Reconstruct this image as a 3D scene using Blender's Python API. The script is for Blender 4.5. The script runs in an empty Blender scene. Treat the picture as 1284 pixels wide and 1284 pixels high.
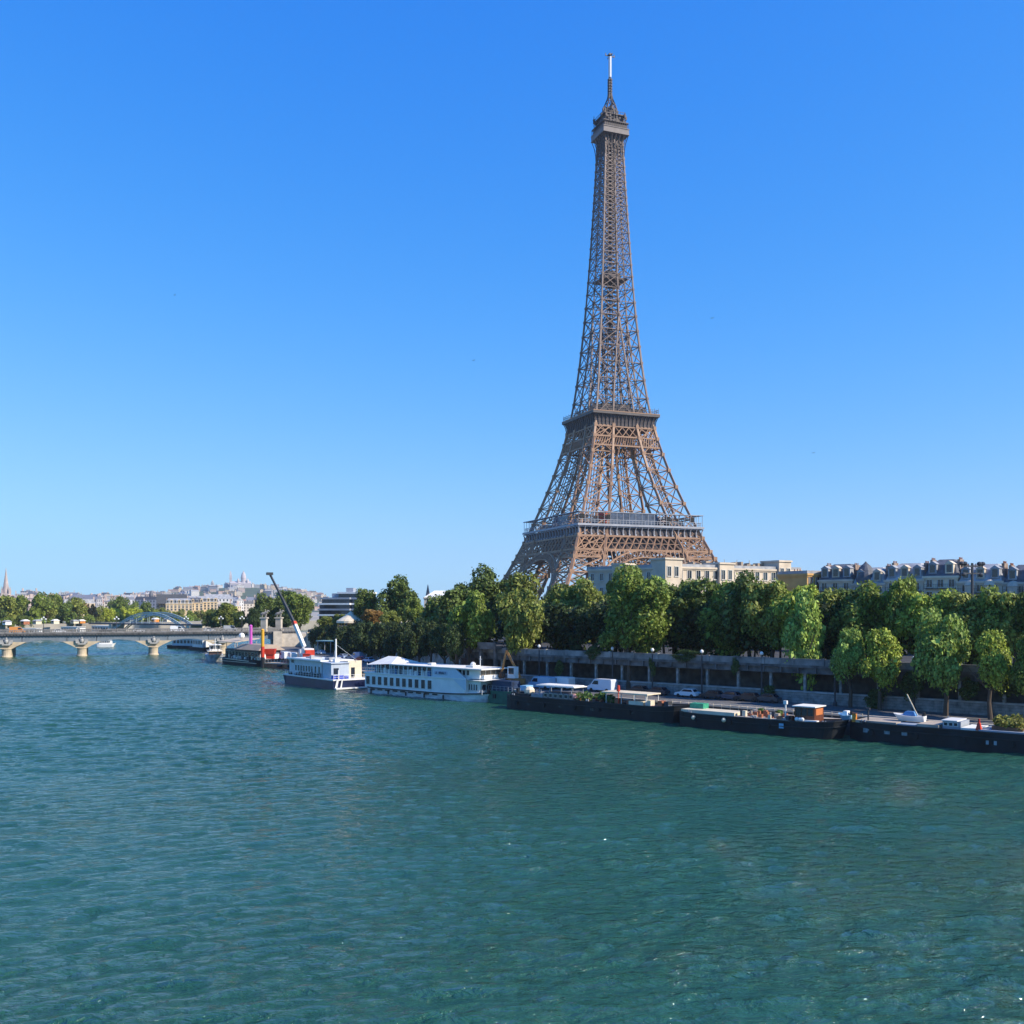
import bpy, math, random
import numpy as np
from mathutils import Vector, Matrix
random.seed(7)
S = bpy.context.scene
COL = S.collection
R = math.radians

# ------------------------------------------------------------------ camera
F, CX, HY, CZ = 1250.0, 642.0, 762.0, 18.0      # focal length in photo pixels, centre column, horizon row, eye height
cam = bpy.data.cameras.new('camera'); co = bpy.data.objects.new('camera', cam); COL.objects.link(co)
co.location = (0, 0, CZ); co.rotation_euler = (R(90), 0, 0)
cam.sensor_width = 36; cam.lens = 36*F/1284; cam.shift_y = (HY-642)/1284
cam.clip_start = 0.5; cam.clip_end = 20000
S.camera = co

# ------------------------------------------------------------------ sky, sun, exposure
SUN_EL, SUN_AZ = 36.0, 113.0                    # azimuth clockwise from +Y
w = bpy.data.worlds.new('World'); S.world = w; w.use_nodes = True
nt = w.node_tree; nt.nodes.clear()
sky = nt.nodes.new('ShaderNodeTexSky'); sky.sky_type = 'NISHITA'; sky.sun_disc = False
sky.sun_elevation = R(SUN_EL); sky.sun_rotation = R(SUN_AZ)
sky.air_density = 1.0; sky.dust_density = 0.25; sky.ozone_density = 3.0; sky.altitude = 50
# per-channel camera response for the sky colour: deeper blue overhead, pale cyan at the horizon
sep = nt.nodes.new('ShaderNodeSeparateColor'); hs = nt.nodes.new('ShaderNodeCombineColor')
nt.links.new(sky.outputs[0], sep.inputs[0])
K0, K1 = 0.15*1.189, 0.15*2**0.45
for i_, (g_, e_, k_) in enumerate(((1.64,2.2,2.96),(1.0,1.0,0.46),(1.12,0.32,0.03))):
    m0 = nt.nodes.new('ShaderNodeMath'); m0.operation = 'MULTIPLY'; m0.inputs[1].default_value = K0; nt.links.new(sep.outputs[i_], m0.inputs[0])
    m1 = nt.nodes.new('ShaderNodeMath'); m1.operation = 'POWER'; m1.inputs[1].default_value = e_; nt.links.new(m0.outputs[0], m1.inputs[0])
    m2 = nt.nodes.new('ShaderNodeMath'); m2.operation = 'MULTIPLY'; m2.inputs[1].default_value = g_/K1; nt.links.new(m1.outputs[0], m2.inputs[0])
    m3 = nt.nodes.new('ShaderNodeMath'); m3.operation = 'MULTIPLY_ADD'; m3.inputs[1].default_value = k_; m3.inputs[2].default_value = 1.0; nt.links.new(m1.outputs[0], m3.inputs[0])
    m4 = nt.nodes.new('ShaderNodeMath'); m4.operation = 'DIVIDE'; nt.links.new(m2.outputs[0], m4.inputs[0]); nt.links.new(m3.outputs[0], m4.inputs[1]); m2 = m4
    nt.links.new(m2.outputs[0], hs.inputs[i_])
bg = nt.nodes.new('ShaderNodeBackground'); bg.inputs[1].default_value = 0.15
wo = nt.nodes.new('ShaderNodeOutputWorld')
nt.links.new(hs.outputs[0], bg.inputs[0]); nt.links.new(bg.outputs[0], wo.inputs[0])
sl = bpy.data.lights.new('sun', 'SUN'); sl.energy = 5.0; sl.angle = R(0.5); sl.color = (1.0, 0.90, 0.76)
so = bpy.data.objects.new('sun', sl); COL.objects.link(so)
sd = Vector((math.sin(R(SUN_AZ))*math.cos(R(SUN_EL)), math.cos(R(SUN_AZ))*math.cos(R(SUN_EL)), math.sin(R(SUN_EL))))
so.rotation_euler = sd.to_track_quat('Z', 'Y').to_euler()
S.view_settings.view_transform = 'Standard'; S.view_settings.look = 'None'
S.view_settings.exposure = 0.45; S.view_settings.gamma = 1
S.render.engine = 'CYCLES'
S.cycles.use_denoising = True
S.cycles.max_bounces = 5; S.cycles.diffuse_bounces = 3; S.cycles.glossy_bounces = 3; S.cycles.transmission_bounces = 3
S.cycles.transparent_max_bounces = 6; S.cycles.volume_bounces = 0
S.cycles.caustics_reflective = False; S.cycles.caustics_refractive = False
S.cycles.sample_clamp_indirect = 6

# ------------------------------------------------------------------ helpers
def at(px, Y, z=0.0):                            # a world point from the photo column and its real distance
    return Vector(((px-CX)/F*Y, Y, z))
def zat(py, Y): return CZ + (HY-py)/F*Y

MATS = {}
def mat(name, col, rough=0.7, var=0.18, scale=0.5, metal=0.0, bump=0.0, spec=0.4, stretch=(1, 1, 1), dark=None, emit=None, detail=5):
    if name in MATS: return MATS[name]
    m = bpy.data.materials.new(name); m.use_nodes = True; n = m.node_tree; b = n.nodes['Principled BSDF']
    b.inputs['Roughness'].default_value = rough; b.inputs['Metallic'].default_value = metal
    b.inputs['Specular IOR Level'].default_value = spec
    tc = n.nodes.new('ShaderNodeTexCoord'); mp = n.nodes.new('ShaderNodeMapping'); mp.inputs['Scale'].default_value = stretch
    n.links.new(tc.outputs['Object'], mp.inputs[0])
    nz = n.nodes.new('ShaderNodeTexNoise'); nz.inputs['Scale'].default_value = scale; nz.inputs['Detail'].default_value = detail
    n.links.new(mp.outputs[0], nz.inputs['Vector'])
    mx = n.nodes.new('ShaderNodeMix'); mx.data_type = 'RGBA'
    d = dark or tuple(c*(1-var*1.6) for c in col)
    mx.inputs[6].default_value = (*d, 1); mx.inputs[7].default_value = (*[min(1, c*(1+var)) for c in col], 1)
    cr = n.nodes.new('ShaderNodeMapRange'); cr.inputs[1].default_value = 0.3; cr.inputs[2].default_value = 0.7
    n.links.new(nz.outputs[0], cr.inputs[0]); n.links.new(cr.outputs[0], mx.inputs[0]); n.links.new(mx.outputs[2], b.inputs['Base Color'])
    if bump:
        bp = n.nodes.new('ShaderNodeBump'); bp.inputs['Strength'].default_value = bump; bp.inputs['Distance'].default_value = 0.1
        n.links.new(nz.outputs[0], bp.inputs['Height']); n.links.new(bp.outputs[0], b.inputs['Normal'])
    if emit:
        b.inputs['Emission Color'].default_value = (*emit, 1); b.inputs['Emission Strength'].default_value = 1
    MATS[name] = m; return m

def basis(d):
    d = d.normalized(); u = Vector((0, 0, 1)) if abs(d.z) < 0.95 else Vector((1, 0, 0))
    s = d.cross(u).normalized(); return s, s.cross(d).normalized()

class MB:
    def __init__(s): s.v = []; s.f = []; s.m = []; s.c = []
    def add(s, vs, fs, mi=0):
        o = len(s.v); s.c.append((o, len(s.f))); s.v += [tuple(v) for v in vs]; s.f += [tuple(o+i for i in f) for f in fs]; s.m += [mi]*len(fs); return s
    def box(s, x0, x1, y0, y1, z0, z1, mi=0):
        return s.add([(x0,y0,z0),(x1,y0,z0),(x1,y1,z0),(x0,y1,z0),(x0,y0,z1),(x1,y0,z1),(x1,y1,z1),(x0,y1,z1)],
              [(0,3,2,1),(4,5,6,7),(0,1,5,4),(1,2,6,5),(2,3,7,6),(3,0,4,7)], mi)
    def beam(s, p, q, w, h=None, mi=0):
        p = Vector(p); q = Vector(q); h = h or w
        if (q-p).length < 1e-4: return s
        a, b = basis(q-p); a = a*w/2; b = b*h/2
        return s.add([p-a-b,p+a-b,p+a+b,p-a+b,q-a-b,q+a-b,q+a+b,q-a+b],[(0,3,2,1),(4,5,6,7),(0,1,5,4),(1,2,6,5),(2,3,7,6),(3,0,4,7)], mi)
    def cyl(s, p, q, r0, r1=None, n=8, mi=0):
        p = Vector(p); q = Vector(q); r1 = r0 if r1 is None else r1
        a, b = basis(q-p); vs = []
        for c, r in ((p, r0), (q, r1)):
            for i in range(n):
                t = 2*math.pi*i/n; vs.append(c+a*math.cos(t)*r+b*math.sin(t)*r)
        fs = [(i, (i+1) % n, n+(i+1) % n, n+i) for i in range(n)] + [tuple(range(n))[::-1], tuple(range(n, 2*n))]
        return s.add(vs, fs, mi)
    def tube(s, pts, rs, n=6, mi=0):
        for i in range(len(pts)-1): s.cyl(pts[i], pts[i+1], rs[i], rs[i+1], n, mi)
        return s
    def prism(s, pts, z0, z1, mi=0):              # outline in x,y
        n = len(pts)
        return s.add([(x,y,z0) for x,y in pts]+[(x,y,z1) for x,y in pts],
              [tuple(range(n))[::-1], tuple(range(n,2*n))]+[(i,(i+1)%n,n+(i+1)%n,n+i) for i in range(n)], mi)
    def slabxz(s, pts, y0, y1, mi=0):             # outline in x,z
        n = len(pts)
        return s.add([(x,y0,z) for x,z in pts]+[(x,y1,z) for x,z in pts],
              [tuple(range(n)), tuple(range(n,2*n))[::-1]]+[(i,n+i,n+(i+1)%n,(i+1)%n) for i in range(n)], mi)
    def slabyz(s, pts, x0, x1, mi=0):
        n = len(pts)
        return s.add([(x0,y,z) for y,z in pts]+[(x1,y,z) for y,z in pts],
              [tuple(range(n))[::-1], tuple(range(n,2*n))]+[(i,(i+1)%n,n+(i+1)%n,n+i) for i in range(n)], mi)
    def lathe(s, prof, n=12, c=(0,0), mi=0):
        vs = []
        for r, z in prof:
            for i in range(n):
                t = 2*math.pi*i/n; vs.append((c[0]+r*math.cos(t), c[1]+r*math.sin(t), z))
        fs = []
        for k in range(len(prof)-1):
            for i in range(n): fs.append((k*n+i, k*n+(i+1)%n, (k+1)*n+(i+1)%n, (k+1)*n+i))
        fs += [tuple(range(n))[::-1], tuple(range((len(prof)-1)*n, len(prof)*n))]
        return s.add(vs, fs, mi)
    def frustum(s, x0,x1,y0,y1,z0, X0,X1,Y0,Y1,z1, mi=0):
        return s.add([(x0,y0,z0),(x1,y0,z0),(x1,y1,z0),(x0,y1,z0),(X0,Y0,z1),(X1,Y0,z1),(X1,Y1,z1),(X0,Y1,z1)],
              [(0,3,2,1),(4,5,6,7),(0,1,5,4),(1,2,6,5),(2,3,7,6),(3,0,4,7)], mi)
    def loft(s, rings, mi=0, caps=True):
        n = len(rings[0]); vs = [v for r in rings for v in r]; fs = []
        for k in range(len(rings)-1):
            for i in range(n): fs.append((k*n+i, k*n+(i+1)%n, (k+1)*n+(i+1)%n, (k+1)*n+i))
        if caps: fs += [tuple(range(n))[::-1], tuple(range((len(rings)-1)*n, len(rings)*n))]
        return s.add(vs, fs, mi)
    def ball(s, c, r, sz=1.0, mi=0, n=8, k=5):
        prof = [(max(0.01, r*math.sin(math.pi*i/k)), c[2]-r*sz*math.cos(math.pi*i/k)) for i in range(k+1)]
        return s.lathe(prof, n, (c[0], c[1]), mi)
    def mesh(s, name, mats):
        me = bpy.data.meshes.new(name); me.from_pydata(s.v, [], s.f)
        if not isinstance(mats, (list, tuple)): mats = [mats]
        for m in mats: me.materials.append(m)
        if len(mats) > 1: me.polygons.foreach_set('material_index', s.m)
        me.update(); return me
    def each(s, name, mats, parent=None):           # one object per primitive added
        if not isinstance(mats, (list, tuple)): mats = [mats]
        c_ = s.c+[(len(s.v), len(s.f))]
        for (v0, f0), (v1, f1) in zip(c_, c_[1:]):
            m = MB(); m.v = s.v[v0:v1]; m.f = [tuple(k-v0 for k in f) for f in s.f[f0:f1]]
            m.build(name, mats[s.m[f0]], parent)
    def build(s, name, mats, parent=None, smooth=False, **k):
        me = s.mesh(name, mats)
        if smooth: me.polygons.foreach_set('use_smooth', [True]*len(me.polygons))
        return inst(name, me, parent, **k)

def inst(name, me, parent=None, loc=(0,0,0), rz=0, scale=None):
    o = bpy.data.objects.new(name, me); COL.objects.link(o); o.parent = parent
    o.location = loc; o.rotation_euler = (0, 0, rz)
    if scale: o.scale = scale
    return o
def tag(o, label, cat, group=None, kind=None):
    if label: o['label'] = label
    if cat: o['category'] = cat
    if group: o['group'] = group
    if kind: o['kind'] = kind
    return o
def thing(name, label, cat, loc=(0,0,0), rz=0, group=None):
    return tag(inst(name, None, None, loc, rz), label, cat, group)
def copy_tree(o, parent=None):
    c = o.copy(); COL.objects.link(c); c.parent = parent
    for ch in list(o.children): copy_tree(ch, c)
    return c
def struct(o): o['kind'] = 'structure'; return o
ORD = ['first','second','third','fourth','fifth','sixth','seventh','eighth','ninth','tenth','eleventh','twelfth','thirteenth','fourteenth',
 'fifteenth','sixteenth','seventeenth','eighteenth','nineteenth','twentieth']
def ordn(i): return ORD[i] if i < 20 else ('twenty-'+ORD[i-20] if i < 29 else 'thirty-'+ORD[i-30] if i>29 else 'thirtieth')

# ------------------------------------------------------------------ materials
STONE = mat('pale_stone', (0.50,0.44,0.36), 0.85, 0.15, 0.6, bump=0.3)
STONE2 = mat('grey_stone', (0.30,0.29,0.27), 0.9, 0.3, 1.3, bump=0.5)
BEIGE = mat('beige_stone', (0.52,0.42,0.29), 0.85, 0.15, 0.4, bump=0.2)
CONC = mat('concrete', (0.36,0.35,0.33), 0.85, 0.2, 0.8, bump=0.2)
DARKC = mat('dark_concrete', (0.10,0.10,0.10), 0.9, 0.3, 0.8)
ASPH = mat('asphalt', (0.055,0.055,0.055), 0.9, 0.3, 0.5)
COBBLE = mat('cobbles', (0.13,0.125,0.12), 0.9, 0.3, 1.5, bump=0.4)
SLATE = mat('slate', (0.10,0.105,0.12), 0.6, 0.25, 1.0)
ZINC = mat('zinc', (0.34,0.345,0.355), 0.6, 0.2, 0.5)
WHITE = mat('white_paint', (0.78,0.77,0.74), 0.4, 0.05, 0.6)
CREAM = mat('cream_paint', (0.70,0.60,0.44), 0.6, 0.1, 0.7)
CANVAS = mat('white_canvas', (0.74,0.72,0.66), 0.8, 0.06, 0.6)
NAVY = mat('navy_paint', (0.012,0.02,0.065), 0.35, 0.2, 0.5)
BLACK = mat('black_paint', (0.013,0.016,0.02), 0.5, 0.3, 0.8)
DKHULL = mat('black_hull', (0.009,0.011,0.015), 0.6, 0.5, 0.6, stretch=(1,1,0.3))
GLASS = mat('window_glass', (0.02,0.028,0.04), 0.08, 0.3, 0.7, spec=0.6)
RED = mat('red_paint', (0.55,0.045,0.02), 0.45, 0.1, 1)
ORANGE = mat('orange_paint', (0.60,0.22,0.03), 0.45, 0.15, 1)
YELLOW = mat('yellow_paint', (0.75,0.38,0.03), 0.45, 0.1, 1)
MAGENTA = mat('magenta_paint', (0.55,0.10,0.45), 0.45, 0.1, 1)
GREEN = mat('green_paint', (0.02,0.12,0.08), 0.5, 0.2, 1)
BLUE = mat('blue_paint', (0.10,0.25,0.50), 0.45, 0.2, 1)
SKYB = mat('light_blue_paint', (0.25,0.48,0.68), 0.45, 0.1, 1)
PLANK = mat('deck_planks', (0.42,0.35,0.28), 0.8, 0.2, 1.2, stretch=(0.3,3,1))
TAN = mat('tan_roof', (0.36,0.28,0.20), 0.85, 0.12, 0.5)
STEEL = mat('grey_steel', (0.30,0.33,0.37), 0.5, 0.12, 0.6)
BRIDGEM = mat('blue_grey_girder', (0.17,0.20,0.23), 0.55, 0.12, 0.5)
DKSTEEL = mat('dark_steel', (0.045,0.048,0.055), 0.5, 0.2, 0.8)
RUBBER = mat('rubber', (0.02,0.02,0.02), 0.8, 0.1, 1)
BARK = mat('bark', (0.10,0.075,0.055), 0.95, 0.3, 2.0, bump=0.4)
RUST = mat('rust_brown', (0.16,0.08,0.045), 0.8, 0.3, 1)
TERRA = mat('terracotta', (0.38,0.14,0.07), 0.8, 0.2, 1)

# leaves: the tint comes from each tree's object colour, varied leaf clump by leaf clump
LEAF = bpy.data.materials.new('leaves'); LEAF.use_nodes = True
n = LEAF.node_tree; b = n.nodes['Principled BSDF']; out = n.nodes['Material Output']
oi = n.nodes.new('ShaderNodeObjectInfo'); ge = n.nodes.new('ShaderNodeNewGeometry')
hv = n.nodes.new('ShaderNodeHueSaturation')
mr = n.nodes.new('ShaderNodeMapRange'); mr.inputs[3].default_value = 0.45; mr.inputs[4].default_value = 1.65
mh = n.nodes.new('ShaderNodeMapRange'); mh.inputs[3].default_value = 0.478; mh.inputs[4].default_value = 0.515
n.links.new(ge.outputs['Random Per Island'], mr.inputs[0]); n.links.new(mr.outputs[0], hv.inputs['Value'])
nz = n.nodes.new('ShaderNodeTexNoise'); nz.inputs['Scale'].default_value = 0.5; nz.inputs['Detail'].default_value = 4
n.links.new(ge.outputs['Position'], nz.inputs['Vector']); n.links.new(nz.outputs[0], mh.inputs[0]); n.links.new(mh.outputs[0], hv.inputs['Hue'])
n.links.new(oi.outputs['Color'], hv.inputs['Color']); n.links.new(hv.outputs[0], b.inputs['Base Color'])
b.inputs['Roughness'].default_value = 0.55; b.inputs['Specular IOR Level'].default_value = 0.25
tr = n.nodes.new('ShaderNodeBsdfTranslucent'); n.links.new(hv.outputs[0], tr.inputs[0])
ms = n.nodes.new('ShaderNodeMixShader'); ms.inputs[0].default_value = 0.28
n.links.new(b.outputs[0], ms.inputs[1]); n.links.new(tr.outputs[0], ms.inputs[2]); n.links.new(ms.outputs[0], out.inputs[0])

# water
WATER = bpy.data.materials.new('river_water'); WATER.use_nodes = True
n = WATER.node_tree; b = n.nodes['Principled BSDF']
ge = n.nodes.new('ShaderNodeNewGeometry')
def noise(scale, detail, rough=0.55, stretch=(1,1,1), rot=0.0, dist=0.0):
    mp = n.nodes.new('ShaderNodeMapping'); mp.inputs['Scale'].default_value = stretch; mp.inputs['Rotation'].default_value = (0,0,R(rot))
    n.links.new(ge.outputs['Position'], mp.inputs[0])
    z = n.nodes.new('ShaderNodeTexNoise'); z.inputs['Scale'].default_value = scale; z.inputs['Detail'].default_value = detail; z.inputs['Roughness'].default_value = rough
    z.inputs['Distortion'].default_value = dist
    n.links.new(mp.outputs[0], z.inputs['Vector']); return z.outputs[0]
def math_(op, a, bb, c=None):
    m = n.nodes.new('ShaderNodeMath'); m.operation = op
    for i, x in enumerate((a, bb, c)):
        if x is None: continue
        if isinstance(x, (int, float)): m.inputs[i].default_value = x
        else: n.links.new(x, m.inputs[i])
    return m.outputs[0]
big = noise(0.016, 2, stretch=(1,1.6,1), rot=20)                    # wind patches tens of metres wide
pat = n.nodes.new('ShaderNodeMapRange'); pat.inputs[1].default_value = 0.38; pat.inputs[2].default_value = 0.62; pat.inputs[3].default_value = 0.55; pat.inputs[4].default_value = 1.25
n.links.new(big, pat.inputs[0])
w1 = noise(0.16, 2, stretch=(0.55,1,1), rot=-12)                   # swell
w2 = noise(1.35, 5, 0.62, stretch=(0.5,1,1), rot=-10, dist=0.5)    # chop
w3 = noise(4.2, 3, 0.6, stretch=(0.6,1,1), rot=8)                  # ripples
h = math_('ADD', math_('MULTIPLY', w1, 0.3), math_('MULTIPLY', math_('MULTIPLY', w2, 0.8), pat.outputs[0]))
h = math_('ADD', h, math_('MULTIPLY', math_('MULTIPLY', w3, 0.16), pat.outputs[0]))
bp = n.nodes.new('ShaderNodeBump'); bp.inputs['Strength'].default_value = 1.0; bp.inputs['Distance'].default_value = 1.0
def vnoise(scale, detail, stretch, rot, amp):     # wave slopes too fine to resolve far away
    mp = n.nodes.new('ShaderNodeMapping'); mp.inputs['Scale'].default_value = stretch; mp.inputs['Rotation'].default_value = (0,0,R(rot))
    n.links.new(ge.outputs['Position'], mp.inputs[0])
    z = n.nodes.new('ShaderNodeTexNoise'); z.inputs['Scale'].default_value = scale; z.inputs['Detail'].default_value = detail; z.inputs['Roughness'].default_value = 0.6
    n.links.new(mp.outputs[0], z.inputs['Vector'])
    v = n.nodes.new('ShaderNodeVectorMath'); v.operation = 'SUBTRACT'; v.inputs[1].default_value = (.5,.5,.5); n.links.new(z.outputs['Color'], v.inputs[0])
    q = n.nodes.new('ShaderNodeVectorMath'); q.operation = 'MULTIPLY'; q.inputs[1].default_value = amp; n.links.new(v.outputs[0], q.inputs[0]); return q.outputs[0]
def vadd(a, b_):
    v = n.nodes.new('ShaderNodeVectorMath'); v.operation = 'ADD'
    n.links.new(a, v.inputs[0]); n.links.new(b_, v.inputs[1]); return v.outputs[0]
sc_ = n.nodes.new('ShaderNodeVectorMath'); sc_.operation = 'SCALE'
n.links.new(vadd(vnoise(0.9,3,(.5,1,1),-8,(0.15,0.2,0)), vnoise(4.0,2,(.6,1,1),12,(0.25,0.3,0))), sc_.inputs[0]); n.links.new(pat.outputs[0], sc_.inputs['Scale'])
nv = vadd(ge.outputs['Normal'], sc_.outputs[0])
nn_ = n.nodes.new('ShaderNodeVectorMath'); nn_.operation = 'NORMALIZE'; n.links.new(nv, nn_.inputs[0]); n.links.new(nn_.outputs[0], bp.inputs['Normal'])
n.links.new(h, bp.inputs['Height']); n.links.new(bp.outputs[0], b.inputs['Normal'])
b.inputs['Roughness'].default_value = 0.06; b.inputs['IOR'].default_value = 1.48; b.inputs['Specular IOR Level'].default_value = 0.5
mx = n.nodes.new('ShaderNodeMix'); mx.data_type = 'RGBA'
mx.inputs[6].default_value = (0.013,0.062,0.034,1); mx.inputs[7].default_value = (0.023,0.092,0.053,1)
n.links.new(noise(0.02, 3), mx.inputs[0]); n.links.new(mx.outputs[2], b.inputs['Base Color'])
# ------------------------------------------------------------------ water, land, quays
def water_surface():
    X0, X1, Y0, Y1, dx, dy = -185.0, 105.0, 16.0, 340.0, 0.36, 0.23
    xs = np.concatenate([np.arange(-345, X0, 0.9), np.arange(X0, X1, dx)])
    ys = list(np.arange(Y0, 200, dy)); s_ = dy
    while ys[-1] < 640: s_ = min(0.8, s_*1.004); ys.append(ys[-1]+s_)
    ys = np.array(ys); X0, Y1 = xs[0], ys[-1]; nx, ny = len(xs), len(ys)
    Xg, Yg = np.meshgrid(xs, ys); g = np.random.default_rng(4); Z = np.zeros_like(Xg)
    wx = Xg+0.9*np.sin(Yg*0.23+0.7*np.sin(Xg*0.11))+0.35*np.sin(Xg*0.9+Yg*0.5); wy = Yg+0.8*np.sin(Xg*0.19+1.3)+0.30*np.sin(Xg*0.7-Yg*0.6)
    lam = np.exp(g.uniform(np.log(0.85), np.log(6.5), 64)); th = g.normal(math.radians(-82), math.radians(27), 64); sl_ = g.uniform(.5,1,64)*np.where(lam < 3, 1.0, 0.6)
    sl_ *= 0.125/np.sqrt((sl_**2).sum()/2)
    for L_1, t_, s_ in zip(lam, th, sl_):
        k = 2*math.pi/L_1; p = k*(wx*math.cos(t_)+wy*math.sin(t_))+g.uniform(0,6.28); Z += s_/k*(np.sin(p)+0.22*np.cos(2*p))
    P = np.sin(Xg*0.031+Yg*0.012+1.0)*np.sin(Yg*0.043-Xg*0.017+0.5)+0.5*np.sin(Xg*0.09+2+np.sin(Yg*.06))*np.sin(Yg*0.10+Xg*0.03)
    Z *= 0.95+0.38*np.clip(P,-1,1)
    e = np.clip(np.minimum.reduce([Xg-X0, Xg.max()-Xg, Yg-Y0, Yg.max()-Yg])/6.0, 0, 1); Z *= e
    V = np.stack([Xg, Yg, Z], -1).reshape(-1,3); i = np.arange(nx*ny).reshape(ny,nx)
    Q_ = np.stack([i[:-1,:-1], i[:-1,1:], i[1:,1:], i[1:,:-1]], -1).reshape(-1,4)
    a0, a1, b0, b1 = xs[0], xs[-1], ys[0], ys[-1]; n0 = len(V); E = 6400.0; B0, B1 = -140.0, 6050.0
    ext = np.array([(-E,B0,0),(E,B0,0),(E,B1,0),(-E,B1,0),(a0,b0,0),(a1,b0,0),(a1,b1,0),(a0,b1,0)])
    Q2 = np.array([(0,1,5,4),(1,2,6,5),(2,3,7,6),(3,0,4,7)])+n0
    V = np.vstack([V, ext]); Qs = np.vstack([Q_, Q2]).astype(np.int32); me = bpy.data.meshes.new('water')
    me.vertices.add(len(V)); me.vertices.foreach_set('co', V.ravel()); me.loops.add(Qs.size); me.loops.foreach_set('vertex_index', Qs.ravel())
    me.polygons.add(len(Qs)); me.polygons.foreach_set('loop_start', np.arange(0,Qs.size,4,dtype=np.int32)); me.polygons.foreach_set('use_smooth', np.ones(len(Qs),bool))
    me.materials.append(WATER); me.update(); return inst('water', me)
struct(water_surface())
BD = Vector((0.75, -0.66)).normalized(); BN = Vector((0.66, 0.75)).normalized()      # along the bank (towards us), inland
P0 = Vector((6, 197.7))
def wl(t, off=0.0): p = P0+BD*t+BN*off; return (p.x, p.y)
curve = [(-22,250),(-45,305),(-62,350),(-78,392)]
back = [(-86,420),(-92,480),(-78,600),(40,830),(345,1195)]
QE = [(160,45),(67.3,126.8),(2.6,183.8),(-23,220),(-49,264),(-76,316),(-90,372),(-94,400)]
quay = QE + [(-81,400)] + curve[::-1] + [wl(-25,1)] + [wl(150,1)]
struct(MB().prism(quay, -2, 2.5).build('quay', COBBLE))
land = [wl(150,7), wl(-25,7), (curve[0][0]+1,curve[0][1])] + curve[1:] + back + [(2500,3600),(2500,6000),(6300,6000),(6300,-100),(200,-100)]
struct(MB().prism(land, -2, 8.8).build('ground', ASPH))
far = [(-6300,-100),(-900,-100),(-600,200),(-420,450),(-318,620),(-235,735),(-100,880),(150,1080),(450,1380),(2400,3650),(2400,6000),(-6300,6000)]
struct(MB().prism(far, -2, 7.6).build('far_bank', mat('far_bank_stone', (0.36,0.33,0.28), 0.9, 0.25, 0.05)))
# pale kerb of the quay edge
m = MB()
for i in range(len(QE)-1):
    a, c = Vector((*QE[i],2.52)), Vector((*QE[i+1],2.52)); m.beam(a, c, 0.6, 0.35)
struct(m.build('quay_kerb', STONE))

# embankment wall: low stone wall, open gallery on columns, street deck with parapet
em = thing('river_wall', 'two-level stone embankment wall with an open pillared railway gallery under the street', 'embankment wall', (P0.x,P0.y,0), math.atan2(BD.y,BD.x))
T0, T1 = -25, 150
wall = MB().box(T0,T1,0,0.7,2.3,4.25)
RW = mat('rubble_wall', (0.26,0.25,0.235), 0.9, 0.5, 1.0, bump=0.8); n = RW.node_tree
bk = n.nodes.new('ShaderNodeTexBrick'); bk.inputs['Scale'].default_value = 1.0; bk.inputs['Brick Width'].default_value = 1.1; bk.inputs['Row Height'].default_value = 0.42; bk.inputs['Mortar Size'].default_value = 0.03
bk.inputs['Color1'].default_value = (0.33,0.31,0.28,1); bk.inputs['Color2'].default_value = (0.20,0.195,0.185,1); bk.inputs['Mortar'].default_value = (0.10,0.10,0.10,1)
tc = n.nodes.new('ShaderNodeTexCoord'); mp = n.nodes.new('ShaderNodeMapping'); mp.inputs['Rotation'].default_value = (R(90),0,0); n.links.new(tc.outputs['Object'], mp.inputs[0]); n.links.new(mp.outputs[0], bk.inputs['Vector'])
mx = n.nodes.new('ShaderNodeMix'); mx.data_type = 'RGBA'; mx.blend_type = 'MULTIPLY'; mx.inputs[0].default_value = 0.8
pb = n.nodes['Principled BSDF']; l_ = pb.inputs['Base Color'].links[0].from_socket; sc2 = n.nodes.new('ShaderNodeMix'); sc2.data_type = 'RGBA'; sc2.inputs[0].default_value = 0.5
n.links.new(bk.outputs[0], sc2.inputs[6]); n.links.new(l_, sc2.inputs[7]); n.links.new(sc2.outputs[2], pb.inputs['Base Color'])
wall.build('low_wall', RW, em)
MB().box(T0,T1,-0.12,0.85,4.25,4.5).build('coping', CONC, em)
MB().box(T0,T1,0.7,7,2.2,3.3).build('gallery_floor', DARKC, em)
MB().box(T0,T1,6.6,6.95,3.3,7.35).build('back_wall', DARKC, em)
colm = MB().box(-0.2,0.2,0.15,0.6,4.5,7.35).box(-0.28,0.28,0.1,0.68,7.1,7.35).mesh('column', MATS['grey_stone'])
for i in range(29): inst('column', colm, em, (T0+2+i*6.0,0,0))
dk = MB().box(T0,T1,-0.3,7,7.35,8.72).box(T0,T1,-0.62,-0.3,8.3,8.72)
for i in range(58): dk.box(T0+1+i*3.0,T0+1.3+i*3.0,-0.6,-0.3,7.45,8.3)
dk.build('street_deck', mat('shaded_concrete', (0.13,0.125,0.12), 0.9, 0.4, 0.7, bump=0.3), em)  # dark mottled colour, with the shade of the deck edge put into it
pp = MB(); t = T0
while t < T1-1:
    pp.box(t,t+0.5,-0.7,-0.1,8.72,9.85); pp.box(t+0.5,t+5.2,-0.55,-0.25,8.72,9.6); pp.box(t+0.5,t+5.2,-0.62,-0.18,9.6,9.75); t += 5.2
pp.build('parapet', mat('mottled_parapet', (0.23,0.225,0.215), 0.9, 0.35, 0.6, bump=0.2), em)  # darker grey than the plain concrete, randomly mottled
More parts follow.
